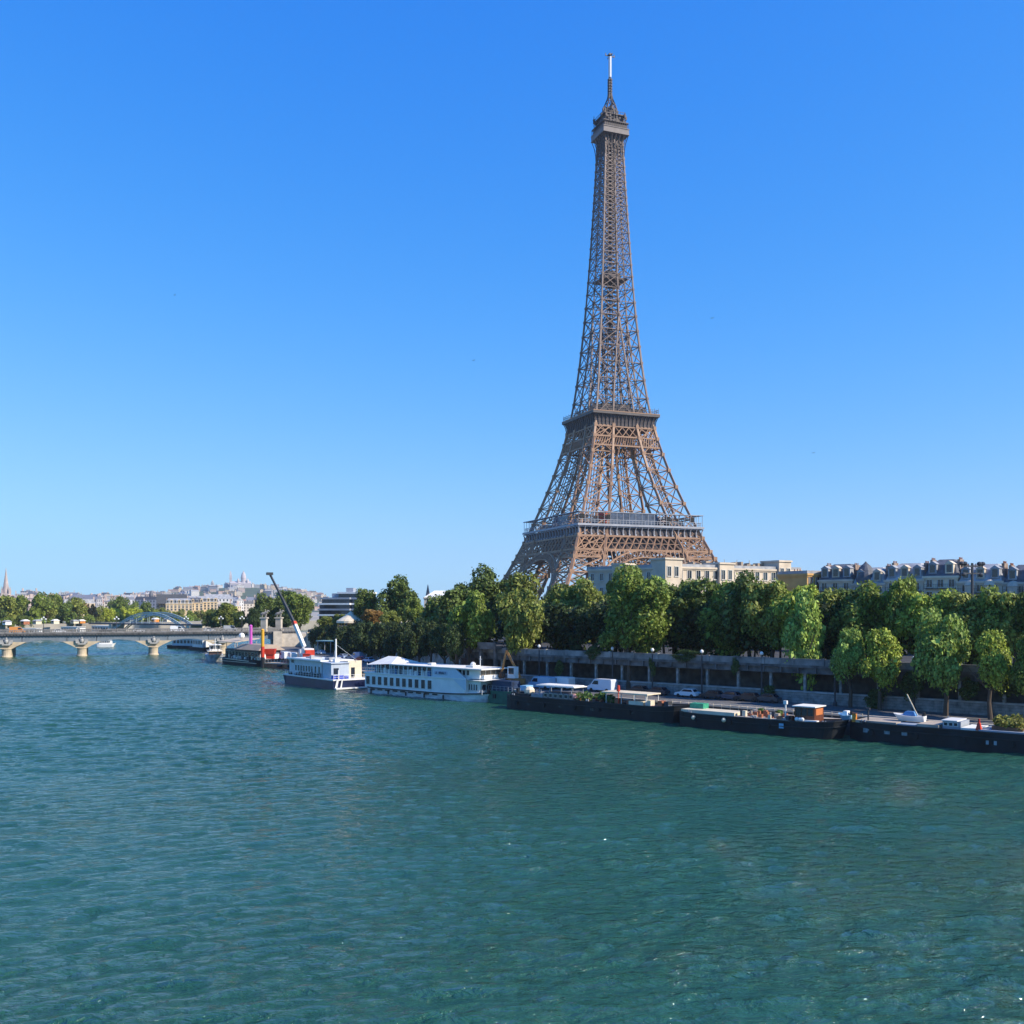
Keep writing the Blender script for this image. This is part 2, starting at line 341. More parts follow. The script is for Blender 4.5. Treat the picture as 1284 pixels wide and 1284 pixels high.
# plain wall that carries on behind the ivy
m = MB(); pts = [wl(-25,0)]+curve
for i in range(len(pts)-1):
    a, c = Vector((*pts[i],0)), Vector((*pts[i+1],0)); dd = (c-a).normalized(); nn = Vector((dd.y,-dd.x,0))*0.6
    for z0, z1, k in ((2.2,9.2,1.0),(9.2,9.5,1.3)):
        q = [(a+nn*(k-1)),(c+nn*(k-1)),(c+nn*k),(a+nn*k)]
        m.prism([(v.x,v.y) for v in q][::1], z0, z1)
tag(m.build('retaining_wall', STONE2), 'tall grey stone quay wall behind the dark clipped trees', 'wall')

# ------------------------------------------------------------------ the iron tower
IRON = mat('tower_iron', (0.34,0.20,0.120), 0.55, 0.12, 0.25, spec=0.35)
IRON2 = mat('tower_iron_dark', (0.07,0.055,0.055), 0.6, 0.2, 0.3)  # darker copy of the iron: shade inside the tower put into the colour
GREYI = mat('tower_gallery', (0.34,0.35,0.38), 0.55, 0.1, 0.3)  # paled towards blue-grey, the veil of a window reflection put into the colour
TG = 9.6
tower = thing('iron_tower', 'very tall brown iron lattice tower with three platforms rising above the trees', 'tower', (56,570,TG), R(21.5))
def interp(tab, z):
    for (a, b_), (c, d) in zip(tab, tab[1:]):
        if z <= c: return b_+(d-b_)*(z-a)/(c-a)
    return tab[-1][1]
WT = [(0,62.5),(12,54.5),(24,47.3),(36,41.9),(46.5,37.6),(57,33.5),(64,31),(76,27),(88,23.3),(101,20),(115,17.2),(128,15.2),(144,13.4),(160,11.9),(173,10.8),(186,9.9),(207,8.6),(228,7.5),(250,6.4),(271,5.5),(277,5.3)]
LT = [(0,25),(36,17),(57,15.5),(64,15),(101,11.7),(115,10.6),(128,9.8),(160,10.3),(173,10.8)]
W_ = lambda z: interp(WT, z)
L_ = lambda z: interp(LT, z) if z < 173 else W_(z)
def legpts(sx, sy, z):
    a = W_(z); i = a-L_(z)
    return [Vector((sx*a,sy*a,z)),Vector((sx*i,sy*a,z)),Vector((sx*i,sy*i,z)),Vector((sx*a,sy*i,z))]
def panel(m, a0, b0, a1, b1, t, sub=0):
    m.beam(a0, b1, t); m.beam(b0, a1, t); m.beam(a1, b1, t*1.1)
    if sub:
        c = (a0+b0+a1+b1)/4; l, r_ = (a0+a1)/2, (b0+b1)/2; u, d = (a1+b1)/2, (a0+b0)/2
        for p, q in ((l,u),(u,r_),(r_,d),(d,l)): m.beam(p, q, t*0.45)
        if sub > 1: m.beam(l, r_, t*0.6)
def truss(m, sx, sy, zs, tc, tb, sub):
    for z0, z1 in zip(zs, zs[1:]):
        A, B = legpts(sx, sy, z0), legpts(sx, sy, z1)
        for i in range(4):
            m.beam(A[i], B[i], tc); j = (i+1) % 4
            panel(m, A[i], A[j], B[i], B[j], tb, sub)
            g = (B[i]); m.box(g.x-tc*0.75,g.x+tc*0.75,g.y-tc*0.75,g.y+tc*0.75,g.z-tc*0.8,g.z+tc*0.8)
QUAD = [(1,-1),(-1,-1),(-1,1),(1,1)]
for sx, sy in QUAD:
    m = MB(); truss(m, sx, sy, [2,10,18.5,27,35], 1.5, 0.62, 2)
    truss(m, sx, sy, [35,39,46.5,57], 1.3, 0.5, 1)
    lg = m.build('leg', IRON, tower)
    pd = MB()
    for p in legpts(sx, sy, 0): pd.frustum(p.x-4.5,p.x+4.5,p.y-4.5,p.y+4.5,-0.5,p.x-2.6,p.x+2.6,p.y-2.6,p.y+2.6,3)
    pd.each('masonry_footing', STONE, lg)
    m = MB(); truss(m, sx, sy, [57,66,75.5,85,94,102.8,109,115], 1.2, 0.42, 0)
    for z0, z1 in zip([57,66,75.5,85,94],[66,75.5,85,94,102.8]):       # lift shaft and stairs inside each pylon
        a = W_(z0)-L_(z0)/2; c = W_(z1)-L_(z1)/2; k = 1.6
        for dx, dy in ((-k,-k),(k,-k),(k,k),(-k,k)): m.beam((sx*a+dx,sy*a+dy,z0),(sx*c+dx,sy*c+dy,z1),0.42)
        for q in range(4):
            f0, f1 = q/4, (q+1)/4; zz0, zz1 = z0+(z1-z0)*f0, z0+(z1-z0)*f1; aa, cc = a+(c-a)*f0, a+(c-a)*f1
            m.beam((sx*aa-k,sy*aa-k,zz0),(sx*cc+k,sy*cc-k,zz1),0.25); m.beam((sx*aa+k,sy*aa-k,zz1),(sx*cc+k,sy*cc+k,zz0),0.25)
    m.build('pylon', IRON, tower)
# helper to put face-local points (u, z, inset) on side k of the tower
def fp(k, u, z, off=0.0, half=None):
    a = (W_(z) if half is None else half)+off
    return Vector([(u,-a,z),(-a,-u,z),(-u,a,z),(a,u,z)][k])
def lattice(m, k, z0, z1, pitch, t, half0=None, half1=None, off=0.0, both=True, rng=None):
    h0 = (W_(z0) if half0 is None else half0); h1 = (W_(z1) if half1 is None else half1)
    hw = h0 if rng is None else rng; n_ = max(1, round(2*hw/pitch)); sl_ = (h1)/(h0)
    for i in range(n_):
        u0, u1 = -hw+2*hw*i/n_, -hw+2*hw*(i+1)/n_
        m.beam(fp(k,u0,z0,off,h0), fp(k,u1*sl_,z1,off,h1), t)
        if both: m.beam(fp(k,u1,z0,off,h0), fp(k,u0*sl_,z1,off,h1), t)
def rail(m, k, z, half, t, h_=None, ext=0.0): m.beam(fp(k,-half-ext,z,0,half), fp(k,half+ext,z,0,half), t, h_)
# shaft above the second platform
m = MB(); z = 115.0; zs = [z]
while z < 268: z += max(4.4, 11.0-(z-115)*0.052); zs.append(min(z,271))
zs[-1] = 271; zs.append(277)
for z0, z1 in zip(zs, zs[1:]):
    tc = 0.9 if z0 < 180 else 0.72; tb = 0.36 if z0 < 180 else 0.30
    for k in range(4):
        cut0 = [-W_(z0), -(W_(z0)-L_(z0)), W_(z0)-L_(z0), W_(z0)]; cut1 = [-W_(z1), -(W_(z1)-L_(z1)), W_(z1)-L_(z1), W_(z1)]
        cc = [(0,1),(1,2),(2,3)] if W_(z0)-L_(z0) > 0.6 else [(0,1),(2,3)]
        m.beam(fp(k,cut0[0],z0), fp(k,cut1[0],z1), tc)
        m.beam(fp(k,cut0[1],z0), fp(k,cut1[1],z1), tc*0.8)
        if len(cc) == 3: m.beam(fp(k,cut0[2],z0), fp(k,cut1[2],z1), tc*0.8)
        for i, j in cc:
            zm = (z0+z1)/2; cm = [(p_+q_)/2 for p_, q_ in zip(cut0,cut1)]
            panel(m, fp(k,cut0[i],z0), fp(k,cut0[j],z0), fp(k,cut1[i],z1), fp(k,cut1[j],z1), tb, 0 if z0 < 185 else 1)
            if z0 > 200: m.beam(fp(k,cm[i],zm), fp(k,cm[j],zm), tb*0.7)
        for u in cut1[:3]:
            g = fp(k,u,z1); s_ = tc*0.75; m.box(g.x-s_,g.x+s_,g.y-s_,g.y+s_,g.z-s_,g.z+s_)
    # inner faces and horizontal diaphragm
    i0, i1 = max(0.15, W_(z0)-L_(z0)), max(0.15, W_(z1)-L_(z1))
    for sx, sy in QUAD:
        A, B = legpts(sx, sy, z0), legpts(sx, sy, z1)
        m.beam(A[2], B[2], tb*1.4); m.beam(B[0], B[2], tb)
        m.beam(A[1], B[2], tb*0.8); m.beam(A[2], B[3], tb*0.8); m.beam(B[1],B[2],tb); m.beam(B[2],B[3],tb)
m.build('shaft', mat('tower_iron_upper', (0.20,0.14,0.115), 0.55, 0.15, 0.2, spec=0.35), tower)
m = MB()
c = 2.3
for z0, z1 in zip(zs, zs[1:]):
    k_ = 3.3 if z0 < 190 else 2.5
    for dx, dy in ((-k_,-k_),(k_,-k_),(k_,k_),(-k_,k_),(0,-k_),(0,k_)): m.beam((dx,dy,z0),(dx,dy,z1),0.34)
    hz = (z1-z0)/3
    for q in range(3):
        a = z0+q*hz
        m.beam((-k_,-k_,a),(k_,-k_,a+hz),0.22); m.beam((k_,k_,a),(-k_,k_,a+hz),0.22); m.beam((-k_,k_,a),(-k_,-k_,a+hz),0.22); m.beam((k_,-k_,a),(k_,k_,a+hz),0.22)
        m.box(-k_,k_,-k_,0.1,a+hz-0.12,a+hz)
m.box(-7.3,7.3,-7.3,7.3,194.5,195.2); m.box(-4.5,4.5,-4.5,4.5,195.2,199)
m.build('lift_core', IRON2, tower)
# first platform
fpf = MB()
H1 = 37.6
for k in range(4):
    lattice(fpf, k, 39.2, 46.2, 4.4, 0.6)
    m_ = fpf
    for z in (39.0, 46.4): rail(m_, k, z, W_(z), 0.95, 0.95, 0.4)
    rail(m_, k, 42.7, W_(42.7), 0.3)
    for s_ in (-1, 1):                                             # fine lower band across the legs only
        for i in range(8):
            a0, a1 = W_(35)-L_(35)*i/8, W_(35)-L_(35)*(i+1)/8; r_ = W_(38.8)/W_(35)
            for q0, q1 in ((a0,a1),(a1,a0)): m_.beam(fp(k,s_*q0,35.2), fp(k,s_*q1*r_,38.8), 0.34)
        m_.beam(fp(k,s_*W_(35),35.0), fp(k,s_*(W_(35)-L_(35)),35.0), 0.9)
fpf.build('girder', IRON, tower)
fl = MB(); fl.box(-H1+1,H1-1,-H1+1,-14,50.2,51.6); fl.box(-H1+1,H1-1,14,H1-1,50.2,51.6); fl.box(-H1+1,-14,-14,14,50.2,51.6); fl.box(14,H1-1,-14,14,50.2,51.6)
fl.box(-H1+1.2,H1-1.2,-H1+1.0,-H1+1.3,46.6,51.0); fl.box(-H1+1.2,H1-1.2,H1-1.3,H1-1.0,46.6,51.0); fl.box(-H1+1.0,-H1+1.3,-H1+1.3,H1-1.3,46.6,51); fl.box(H1-1.3,H1-1.0,-H1+1.3,H1-1.3,46.6,51)
for s_ in (-33.5,33.5): fl.box(-20,20,s_-.2,s_+.2,40,46.3); fl.box(s_-.2,s_+.2,-20,20,40,46.3)  # dark panels added behind the lattice, standing in for the shaded interior
for a in (-26,-18,18,26): fl.box(a-0.4,a+0.4,-36,36,46.9,50.2); fl.box(-36,36,a-0.4,a+0.4,47,50.1)
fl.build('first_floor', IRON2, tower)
fg = MB()
for k in range(4):
    for i in range(21):
        u = -H1+2*H1*i/20
        fg.beam(fp(k,u,46.8,0,H1-0.5), fp(k,u,50.2,0,H1-0.2), 0.42, 0.5); fg.beam(fp(k,u,49.6,0,H1-0.4), fp(k,u,51.3,0,H1+0.5), 0.4, 0.5)
        fg.box(*sum([[v-0.45,v+0.45] for v in fp(k,u,0,0,H1-0.1)[:2]],[]),46.7,47.7)
    rail(fg, k, 52.2, H1+0.35, 1.0, 1.1, 0.4); rail(fg, k, 51.2, H1, 0.5, 0.4, 0.3)
gf = fg.build('first_gallery', GREYI, tower)
fr = MB()
for k in range(4):
    for i in range(41):
        u = -H1+2*H1*i/40
        fr.beam(fp(k,u,52.6,0,H1), fp(k,u,58.8 if i % 2 == 0 else 55,0,H1), 0.18)
    rail(fr, k, 55.0, H1, 0.22); rail(fr, k, 54.0, H1, 0.12)
    fr.beam(fp(k,-H1-.6,59.0,0,H1-1.2), fp(k,H1+.6,59.0,0,H1-1.2), 3.2, 0.35)
fr.build('canopy', GREYI, gf)
pv = MB()
for k in range(4):
    c0 = fp(k,0,0,0,25)
    if k % 2 == 0: pv.frustum(-16,16,c0.y-4.5,c0.y+4.5,51.8,-14,14,c0.y-4,c0.y+4,60.0)
    else: pv.frustum(c0.x-4.5,c0.x+4.5,-16,16,51.8,c0.x-4,c0.x+4,-14,14,60.0)
for sx, sy in QUAD: pv.box(sx*26-4,sx*26+4,sy*26-4,sy*26+4,51.7,56.5)
pv.build('pavilion', mat('pavilion_glass', (0.07,0.09,0.13), 0.2, 0.3, 0.4), tower)
MB().box(-18.4,-16.4,-30,-21,51.8,60.4).build('pavilion_door', RED, tower)
# arches
for k in range(4):
    m = MB(); N = 44; CZ1, ro, ri = 1.0, 38.0, 34.2; prev = None
    for i in range(N+1):
        a = math.pi*i/N; uo, zo = ro*math.cos(a), CZ1+ro*math.sin(a); ui, zi = ri*math.cos(a), CZ1+ri*math.sin(a)
        cur = (fp(k,uo,zo,0.2), fp(k,ui,zi,0.2), fp(k,ui,zi,-3))
        m.beam(cur[0],cur[1],0.3); m.beam(cur[1],cur[2],0.25)
        if prev:
            m.beam(prev[0],cur[0],0.8); m.beam(prev[1],cur[1],0.7); m.beam(prev[2],cur[2],0.5); m.beam(prev[0],cur[1],0.3); m.beam(prev[1],cur[0],0.3)
        prev = cur
    for s_ in (-1,1):                                              # arcade filling the spandrel
        u = 10.0
        while u < 27:
            zo = CZ1+math.sqrt(ro*ro-u*u)
            if zo < 38.0:
                m.beam(fp(k,s_*u,zo,0.2), fp(k,s_*u,38.9,0.2), 0.35)
                for q in range(6):
                    a0, a1 = math.pi*q/6, math.pi*(q+1)/6; cx_ = u+1.3
                    m.beam(fp(k,s_*(cx_-1.2*math.cos(a0)),37.2+1.2*math.sin(a0),0.2), fp(k,s_*(cx_-1.2*math.cos(a1)),37.2+1.2*math.sin(a1),0.2), 0.4)
            u += 2.6
        for zz in (14,20,26,32):
            ui = W_(zz)-L_(zz); uo = math.sqrt(max(0,ro*ro-(zz-CZ1)**2))
            if uo < ui: m.beam(fp(k,s_*uo,zz,0.1), fp(k,s_*ui,zz+1.5,0.1), 0.4); m.beam(fp(k,s_*uo,zz,0.1), fp(k,s_*ui,zz+5,0.1), 0.35)
    m.build('arch', IRON, tower)
# second platform
m = MB()
for k in range(4):
    lattice(m, k, 98.0, 102.4, 1.5, 0.36, both=False); lattice(m, k, 98, 102.4, 3.0, 0.26, off=-0.8)
    for z in (97.6, 102.8): rail(m, k, z, W_(z), 0.85, 0.8, 0.3)
    lattice(m, k, 103.2, 108.2, 4.6, 0.42); rail(m, k, 108.4, W_(108), 0.7, 0.6)
    lattice(m, k, 98, 108, 5, 0.6, 9.5, 9.2)
    ii = W_(97.6)-L_(97.6)
    for s_ in (-1,1): m.beam(fp(k,s_*ii,85), fp(k,s_*(ii-4),97.4), 0.4)
m.build('upper_girder', IRON, tower)
H2 = 20.2; m = MB()
cv = [(108.3,18.7),(110.5,18.8),(112.5,19.1),(114,19.6),(115,20.1)]
for (z0,h0),(z1,h1) in zip(cv,cv[1:]): m.frustum(-h0+.3,h0-.3,-h0+.3,h0-.3,z0+.001,-h1+.3,h1-.3,-h1+.3,h1-.3,z1)
m.box(-14,14,-14,14,116,120.0); m.box(-9,9,-9,9,120,123.5)
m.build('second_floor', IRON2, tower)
m = MB()
for k in range(4):
    for i in range(17):
        f = -1+2*i/16
        for (z0,h0),(z1,h1) in zip(cv,cv[1:]): m.beam(fp(k,f*h0,z0,0,h0), fp(k,f*h1,z1,0,h1), 0.35, 0.4)
    rail(m, k, 115.6, H2+0.1, 0.9, 1.2, 0.4); rail(m, k, 118.0, H2-.2, 0.15); rail(m, k, 119.0, H2-.2, 0.15)
    for i in range(33): u = -H2+2*H2*i/32; m.beam(fp(k,u,116,0,H2-.2), fp(k,u,119.2 if i % 3 else 120,0,H2-.2), 0.12)
    rail(m, k, 121, 15, 0.5, 0.4); rail(m, k, 124, 9.6, 0.4)
    for i in range(9): u = -15+30*i/8; m.beam(fp(k,u,116,0,15), fp(k,u,121,0,15), 0.25)
m.build('second_gallery', mat('second_gallery_shaded', (0.10,0.085,0.08), 0.55, 0.2, 0.3), tower)  # near-black brackets and rails: shade of the coving put into the colour
m = MB()
for k in range(4): m.beam(fp(k,-H2-.5,116.45,0,H2+.15), fp(k,H2+.5,116.45,0,H2+.15), 1.0, 0.45)
m.build('gallery_edge', MATS['tower_iron'], tower)  # lip left in lighter iron, so the colour makes it look lit
# top platform
m = MB(); cv = [(263,5.9),(268,6.1),(271.5,6.5),(274,7.1),(276.5,7.8)]
for k in range(4):
    for i in range(7):
        f = -1+2*i/6
        for (z0,h0),(z1,h1) in zip(cv,cv[1:]): m.beam(fp(k,f*h0,z0,0,h0), fp(k,f*h1,z1,0,h1), 0.32)
m.box(-5,5,-5,5,270.5,277)
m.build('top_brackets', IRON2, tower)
m = MB(); m.box(-8.0,8.0,-8.0,8.0,276.6,279.4); m.box(-8.25,8.25,-8.25,8.25,279.4,279.8); m.box(-8.2,8.2,-8.2,8.2,276.3,276.6)
m.build('top_platform', mat('top_gallery_iron', (0.19,0.16,0.15), 0.6, 0.15, 0.5), tower)
m = MB(); m.box(-7.2,7.2,-7.2,7.2,279.8,282.0); m.box(-7.9,7.9,-7.9,7.9,282.8,283.3); m.box(-5.6,5.6,-5.6,5.6,283.3,287.5); m.box(-6.6,6.6,-6.6,6.6,287.5,288)
for k in range(4):
    for i in range(13): u = -7.8+15.6*i/12; m.beam(fp(k,u,279.8,0,7.8), fp(k,u,282.9,0,7.8), 0.14)
    for i in range(9): u = -6.5+13*i/8; m.beam(fp(k,u,288,0,6.5), fp(k,u,289.3,0,6.5), 0.12)
    rail(m, k, 289.3, 6.5, 0.15)
random.seed(3)
for i in range(70):                                                 # aerials, dishes and cabinets round the cabin
    a = random.random()*2*math.pi; r_ = random.uniform(3.6,9.4); z = 283.3 if r_ > 5.7 else 288
    x, y = r_*math.cos(a), r_*math.sin(a); hh = random.uniform(1.5,6.5)
    m.beam((x,y,z),(x,y,z+hh),0.28)
    m.box(x-0.5,x+0.5,y-0.5,y+0.5,z+hh*0.55,z+hh*0.55+random.uniform(0.7,1.8))
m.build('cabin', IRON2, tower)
m = MB(); prof = [(288,4.6),(292,4.3),(295.5,3.2),(299,1.7),(302,1.1)]
for (z0,r0),(z1,r1) in zip(prof,prof[1:]):
    for i in range(8):
        a, a2 = math.pi*i/4, math.pi*(i+1)/4
        p = lambda r_,t_,z_: (r_*math.cos(t_),r_*math.sin(t_),z_)
        m.beam(p(r0,a,z0),p(r1,a,z1),0.35); m.beam(p(r0,a,z0),p(r1,a2,z1),0.22); m.beam(p(r1,a,z1),p(r1,a2,z1),0.3)
m.box(-2,2,-2,2,288,293.5); m.box(-4.2,4.2,-0.25,0.25,293,294.2); m.box(-0.25,0.25,-4.6,4.6,294.4,295.4)
for z0 in np.arange(301.5,311,1.6):
    m.box(-1.0,1.0,-1.0,1.0,z0,z0+1.1); m.box(-1.5,1.5,-0.15,0.15,z0+.3,z0+.8); m.box(-.15,.15,-1.5,1.5,z0+.3,z0+.8)
m.cyl((0,0,300),(0,0,312),0.6)
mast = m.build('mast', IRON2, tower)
m = MB(); m.cyl((0,0,311.5),(0,0,323.5),0.85,0.85,12)
m.build('antenna', mat('antenna_white', (0.62,0.62,0.64), 0.5, 0.05, 1), mast)
m = MB(); m.box(-3,3,-0.2,0.2,323.5,323.9); m.box(-.2,.2,-3,3,323.6,324.0); m.cyl((0,0,323.5),(0,0,325.6),0.35); m.box(-1,1,-1,1,324.1,324.8)
for q in (-2.7,2.7): m.box(q-.2,q+.2,-.2,.2,323.9,324.9)
m.build('aerial_cross', DKSTEEL, mast)
# ------------------------------------------------------------------ road bridge
BA = math.atan2(18, 47)
br = thing('road_bridge', 'long low five-arch road bridge with grey girders on pale stone piers', 'bridge', (-160.5,372,0), BA)
PX = [-75.6,-50.4,-25.2,0,25.2,50.4]
AB = 71.0; BW = 15.0
pm = MB(); pm.lathe([(1.9,-1),(1.9,0.3),(1.6,0.5),(1.6,2.7),(1.85,2.8),(1.85,3.1)],16,(0,0.2)); pm.box(-1.6,1.6,0.3,BW,-1,3.0); pm.lathe([(1.6,-1),(1.6,3.0)],12,(0,BW))
pm.slabxz([(-1.8,3.0),(1.8,3.0),(3.4,3.9),(6.6,5.45),(-6.6,5.45),(-3.4,3.9)], -0.6, BW+0.6)
pme = pm.mesh('pier', BEIGE)
om = MB(); om.box(-1.4,1.4,-1.5,-0.62,4.3,4.8); om.ball((0,-1.1,5.7),0.75,1.2); om.ball((0,-1.2,6.8),0.35); om.frustum(-2.0,-0.6,-1.4,-0.7,4.8,-2.2,-1.2,-1.3,-0.8,6.2); om.frustum(0.6,2.0,-1.4,-0.7,4.8,1.2,2.2,-1.3,-0.8,6.2)
ome = om.mesh('eagle_ornament', CONC)
for x in PX:
    p = inst('pier', pme, br, (x,0,0)); inst('eagle_ornament', ome, p)
ends = PX+[AB]
for a, c in zip([PX[0]-25.2]+PX, PX+[AB]):
    x0, x1 = a+5.2, c-(5.2 if c != AB else 0); 
    if a == PX[0]-25.2: x0 = a
    pts = []; N = 14
    for i in range(N+1):
        f = i/N; x = x0+(x1-x0)*f; pts.append((x, 4.8+1.25*(1-(2*f-1)**2)))
    pts += [(x1,7.7),(x0,7.7)]
    m = MB()
    for y0, y1 in ((-0.35,0.2),(4.6,5.0),(9.6,10.0),(BW-0.2,BW+0.35)): m.slabxz(pts, y0, y1)
    m.build('arch_girder', BRIDGEM, br)
m = MB()
for a, c in zip([PX[0]-25.2]+PX, PX+[AB]): m.box(a-5.0,a+5.0,-0.3,BW+0.3,5.46,7.7)
m.build('spandrel', BRIDGEM, br)
x0, x1 = PX[0]-25.2, AB+9
m = MB().box(x0,x1,-0.9,BW+0.9,7.72,8.5); x = x0
while x < x1: m.box(x,x+0.5,-1.25,-0.9,7.75,8.3); x += 1.1
m.build('deck', DARKC, br)
m = MB()
for y in (-1.0,BW+0.5):
    m.box(x0,x1,y,y+0.45,8.52,8.8); m.box(x0,x1,y-0.05,y+0.5,9.55,9.8); x = x0
    while x < x1: m.box(x,x+0.28,y+0.1,y+0.35,8.8,9.55); x += 0.62
m.build('parapet', mat('bridge_parapet', (0.22,0.21,0.20), 0.85, 0.25, 0.8), br)
MB().box(x0,x1,1.6,BW-1.6,8.5,8.55).build('carriageway', ASPH, br)
m = MB(); m.box(AB,AB+14,-1.2,BW+1.2,-1,7.7); m.box(AB-1.2,AB+2.2,-2.2,-1.2,-1,8.6)
m.build('abutment', STONE, br)
Mb = Matrix.Translation((-160.5,372,0)) @ Matrix.Rotation(BA,4,'Z')
def onbr(x, y, z=8.55): return Mb @ Vector((x,y,z))
# horse statues on pylons at the bridge end
def pylon_statue(x, y, label):
    p = onbr(x,y,8.5)
    t = thing('statue_pylon', label, 'monument', p, BA-0.5, 'horse statues on tall plinths at the bridge end')
    m = MB(); m.box(-1.4,1.4,-1.2,1.2,0,0.9); m.box(-1.1,1.1,-0.95,0.95,0.9,5.2); m.box(-1.45,1.45,-1.2,1.2,5.2,5.7)
    m.build('plinth', STONE, t)
    m = MB(); m.tube([(-1.1,0,7.0),(-0.4,0,7.1),(0.5,0,7.2),(1.0,0,7.5),(1.4,0,8.3),(1.8,0,8.25),(2.15,0,7.95)],[0.45,0.6,0.55,0.5,0.33,0.28,0.16],8)
    for q in ((-0.95,0.3),(-0.8,-0.3),(0.7,0.3),(0.85,-0.3)): m.tube([(q[0],q[1],7.0),(q[0]+0.15,q[1],6.4),(q[0],q[1],5.75)],[0.22,0.14,0.11],6)
    m.tube([(-1.2,0,7.3),(-1.6,0,6.9),(-1.65,0,6.3)],[0.15,0.14,0.06],5)
    m.tube([(0.1,0.75,5.7),(0.1,0.75,6.6),(0.15,0.7,7.2),(0.2,0.65,8.0),(0.2,0.65,8.3)],[0.3,0.28,0.33,0.38,0.16],7); m.ball((0.2,0.65,8.6),0.25)
    m.build('statue', mat('statue_stone', (0.33,0.30,0.26), 0.8, 0.3, 1), t)
pylon_statue(66.5,-0.2,'left one of the two horse statues on tall pale plinths at the bridge end')
pylon_statue(72.5,1.5,'right one of the two horse statues on tall pale plinths at the bridge end')
# globe lamps on the bridge
def lamp_post(name, label, loc, hgt, group, twin=True):
    t = thing(name, label, 'street lamp', loc, BA, group)
    m = MB(); m.lathe([(0.28,0),(0.3,0.5),(0.14,0.8),(0.10,hgt-0.8),(0.09,hgt)],8)
    if twin: m.beam((-0.7,0,hgt-0.7),(0.7,0,hgt-0.7),0.1)
    m.build('post', DKSTEEL, t); g = MB().ball((0,0,0),0.33)
    gm = g.mesh('globe', WHITE)
    inst('globe', gm, t, (0,0,hgt+0.3))
    if twin: inst('globe', gm, t, (-0.7,0,hgt-0.35)); inst('globe', gm, t, (0.7,0,hgt-0.35))
    return t
l0 = None
for i, x in enumerate([-88,-63,-38,-13,12,37,50,58]):
    lb = f'{ordn(i)} globe lamp post from the left along the near parapet of the bridge'
    if l0 is None: l0 = lamp_post('street_lamp', lb, onbr(x,0.6,8.5), 5.6, 'globe lamps along the bridge parapet')
    else: c_ = copy_tree(l0); c_.location = onbr(x,0.6,8.5); c_['label'] = lb

# ------------------------------------------------------------------ vehicles
def carmat(c): return mat('car_paint_%d_%d_%d' % tuple(int(v*99) for v in c), c, 0.3, 0.03, 1, spec=0.6)
def vehicle(label, loc, rz, c, kind='car', group=None, name=None):
    t = thing(name or {'car':'parked_car','van':'parked_van','bus':'bus','truck':'box_truck'}[kind], label, {'car':'car','van':'van','bus':'bus','truck':'truck'}[kind], loc, rz, group)
    pm_ = carmat(c)
    if kind == 'car':
        L, W, prof = 4.3, 1.75, [(-2.15,0.35),(-2.15,0.85),(-1.9,0.95),(-1.35,1.0),(1.0,0.98),(1.95,0.8),(2.15,0.6),(2.15,0.35)]
        cab = [(-1.75,0.97),(-1.3,1.45),(0.35,1.47),(1.1,0.95)]; win = [(-1.45,1.02),(-1.18,1.38),(0.3,1.4),(0.85,1.02)]; wx = (-1.3,1.35); wr = 0.32
    elif kind == 'van':
        L, W, prof = 5.4, 1.95, [(-2.7,0.4),(-2.7,2.2),(-2.55,2.4),(0.9,2.4),(1.2,2.3),(1.95,1.35),(2.6,1.1),(2.7,0.85),(2.7,0.4)]
        cab = None; win = [(0.2,1.4),(0.2,2.1),(1.1,2.1),(1.65,1.42)]; wx = (-1.7,1.8); wr = 0.36
    else:
        L, W, prof = 9.5, 2.4, [(-4.7,0.45),(-4.7,3.0),(4.6,3.0),(4.7,2.8),(4.8,1.2),(4.8,0.45)]
        cab = None; win = [(-4.2,1.5),(-4.2,2.5),(4.2,2.5),(4.2,1.5)]; wx = (-2.8,3.0); wr = 0.48
    m = MB().slabxz(prof, -W/2, W/2)
    if cab: m.slabxz(cab, -W/2+0.12, W/2-0.12)
    m.build('body', pm_, t)
    g = MB(); e = 0.12 if cab else 0
    for s_ in (-1,1): g.slabxz(win, s_*(W/2-e)-0.015, s_*(W/2-e)+0.015)
    if kind == 'car':
        g.add([(1.08,-0.7,1.0),(1.08,0.7,1.0),(0.4,0.62,1.43),(0.4,-0.62,1.43)],[(0,1,2,3)]); g.add([(-1.74,-0.7,1.02),(-1.74,0.7,1.02),(-1.33,0.62,1.42),(-1.33,-0.62,1.42)],[(0,3,2,1)])
    elif kind == 'van': g.add([(1.97,-0.85,1.38),(1.97,0.85,1.38),(1.24,0.8,2.26),(1.24,-0.8,2.26)],[(0,1,2,3)])
    else: g.box(4.72,4.83,-1.05,1.05,1.4,2.7)
    g.build('windows', GLASS, t)
    wm = MB().cyl((0,-0.12,0),(0,0.12,0),wr,wr,12).mesh('wheel', RUBBER)
    for x in wx:
        for s_ in (-1,1): inst('wheel', wm, t, (x,s_*(W/2-0.1),wr))
    hm = MB().box(-0.03,0.03,-0.15,0.15,-0.08,0.08).mesh('headlight', WHITE)
    for s_ in (-1,1): inst('headlight', hm, t, (prof[-2][0]+0.01,s_*(W/2-0.3),prof[-1][1]+0.3))
    return t
BT = math.atan2(BD.y, BD.x)
def tpx(px, off):
    r = (px-CX)/F; q = P0+BN*off; return (r*q.y-q.x)/(BD.x-r*BD.y)
def onq(px, off, z=2.5): x, y = wl(tpx(px,off), off); return (x,y,z)
WH, BLU, SIL, DK, RD, ORG = (0.72,0.73,0.74),(0.10,0.25,0.5),(0.35,0.36,0.38),(0.02,0.022,0.028),(0.5,0.03,0.03),(0.62,0.25,0.06)
vehicle('white panel van parked on the quay just right of the orange crane arm', onq(703,-4), BT+math.pi, WH, 'van')
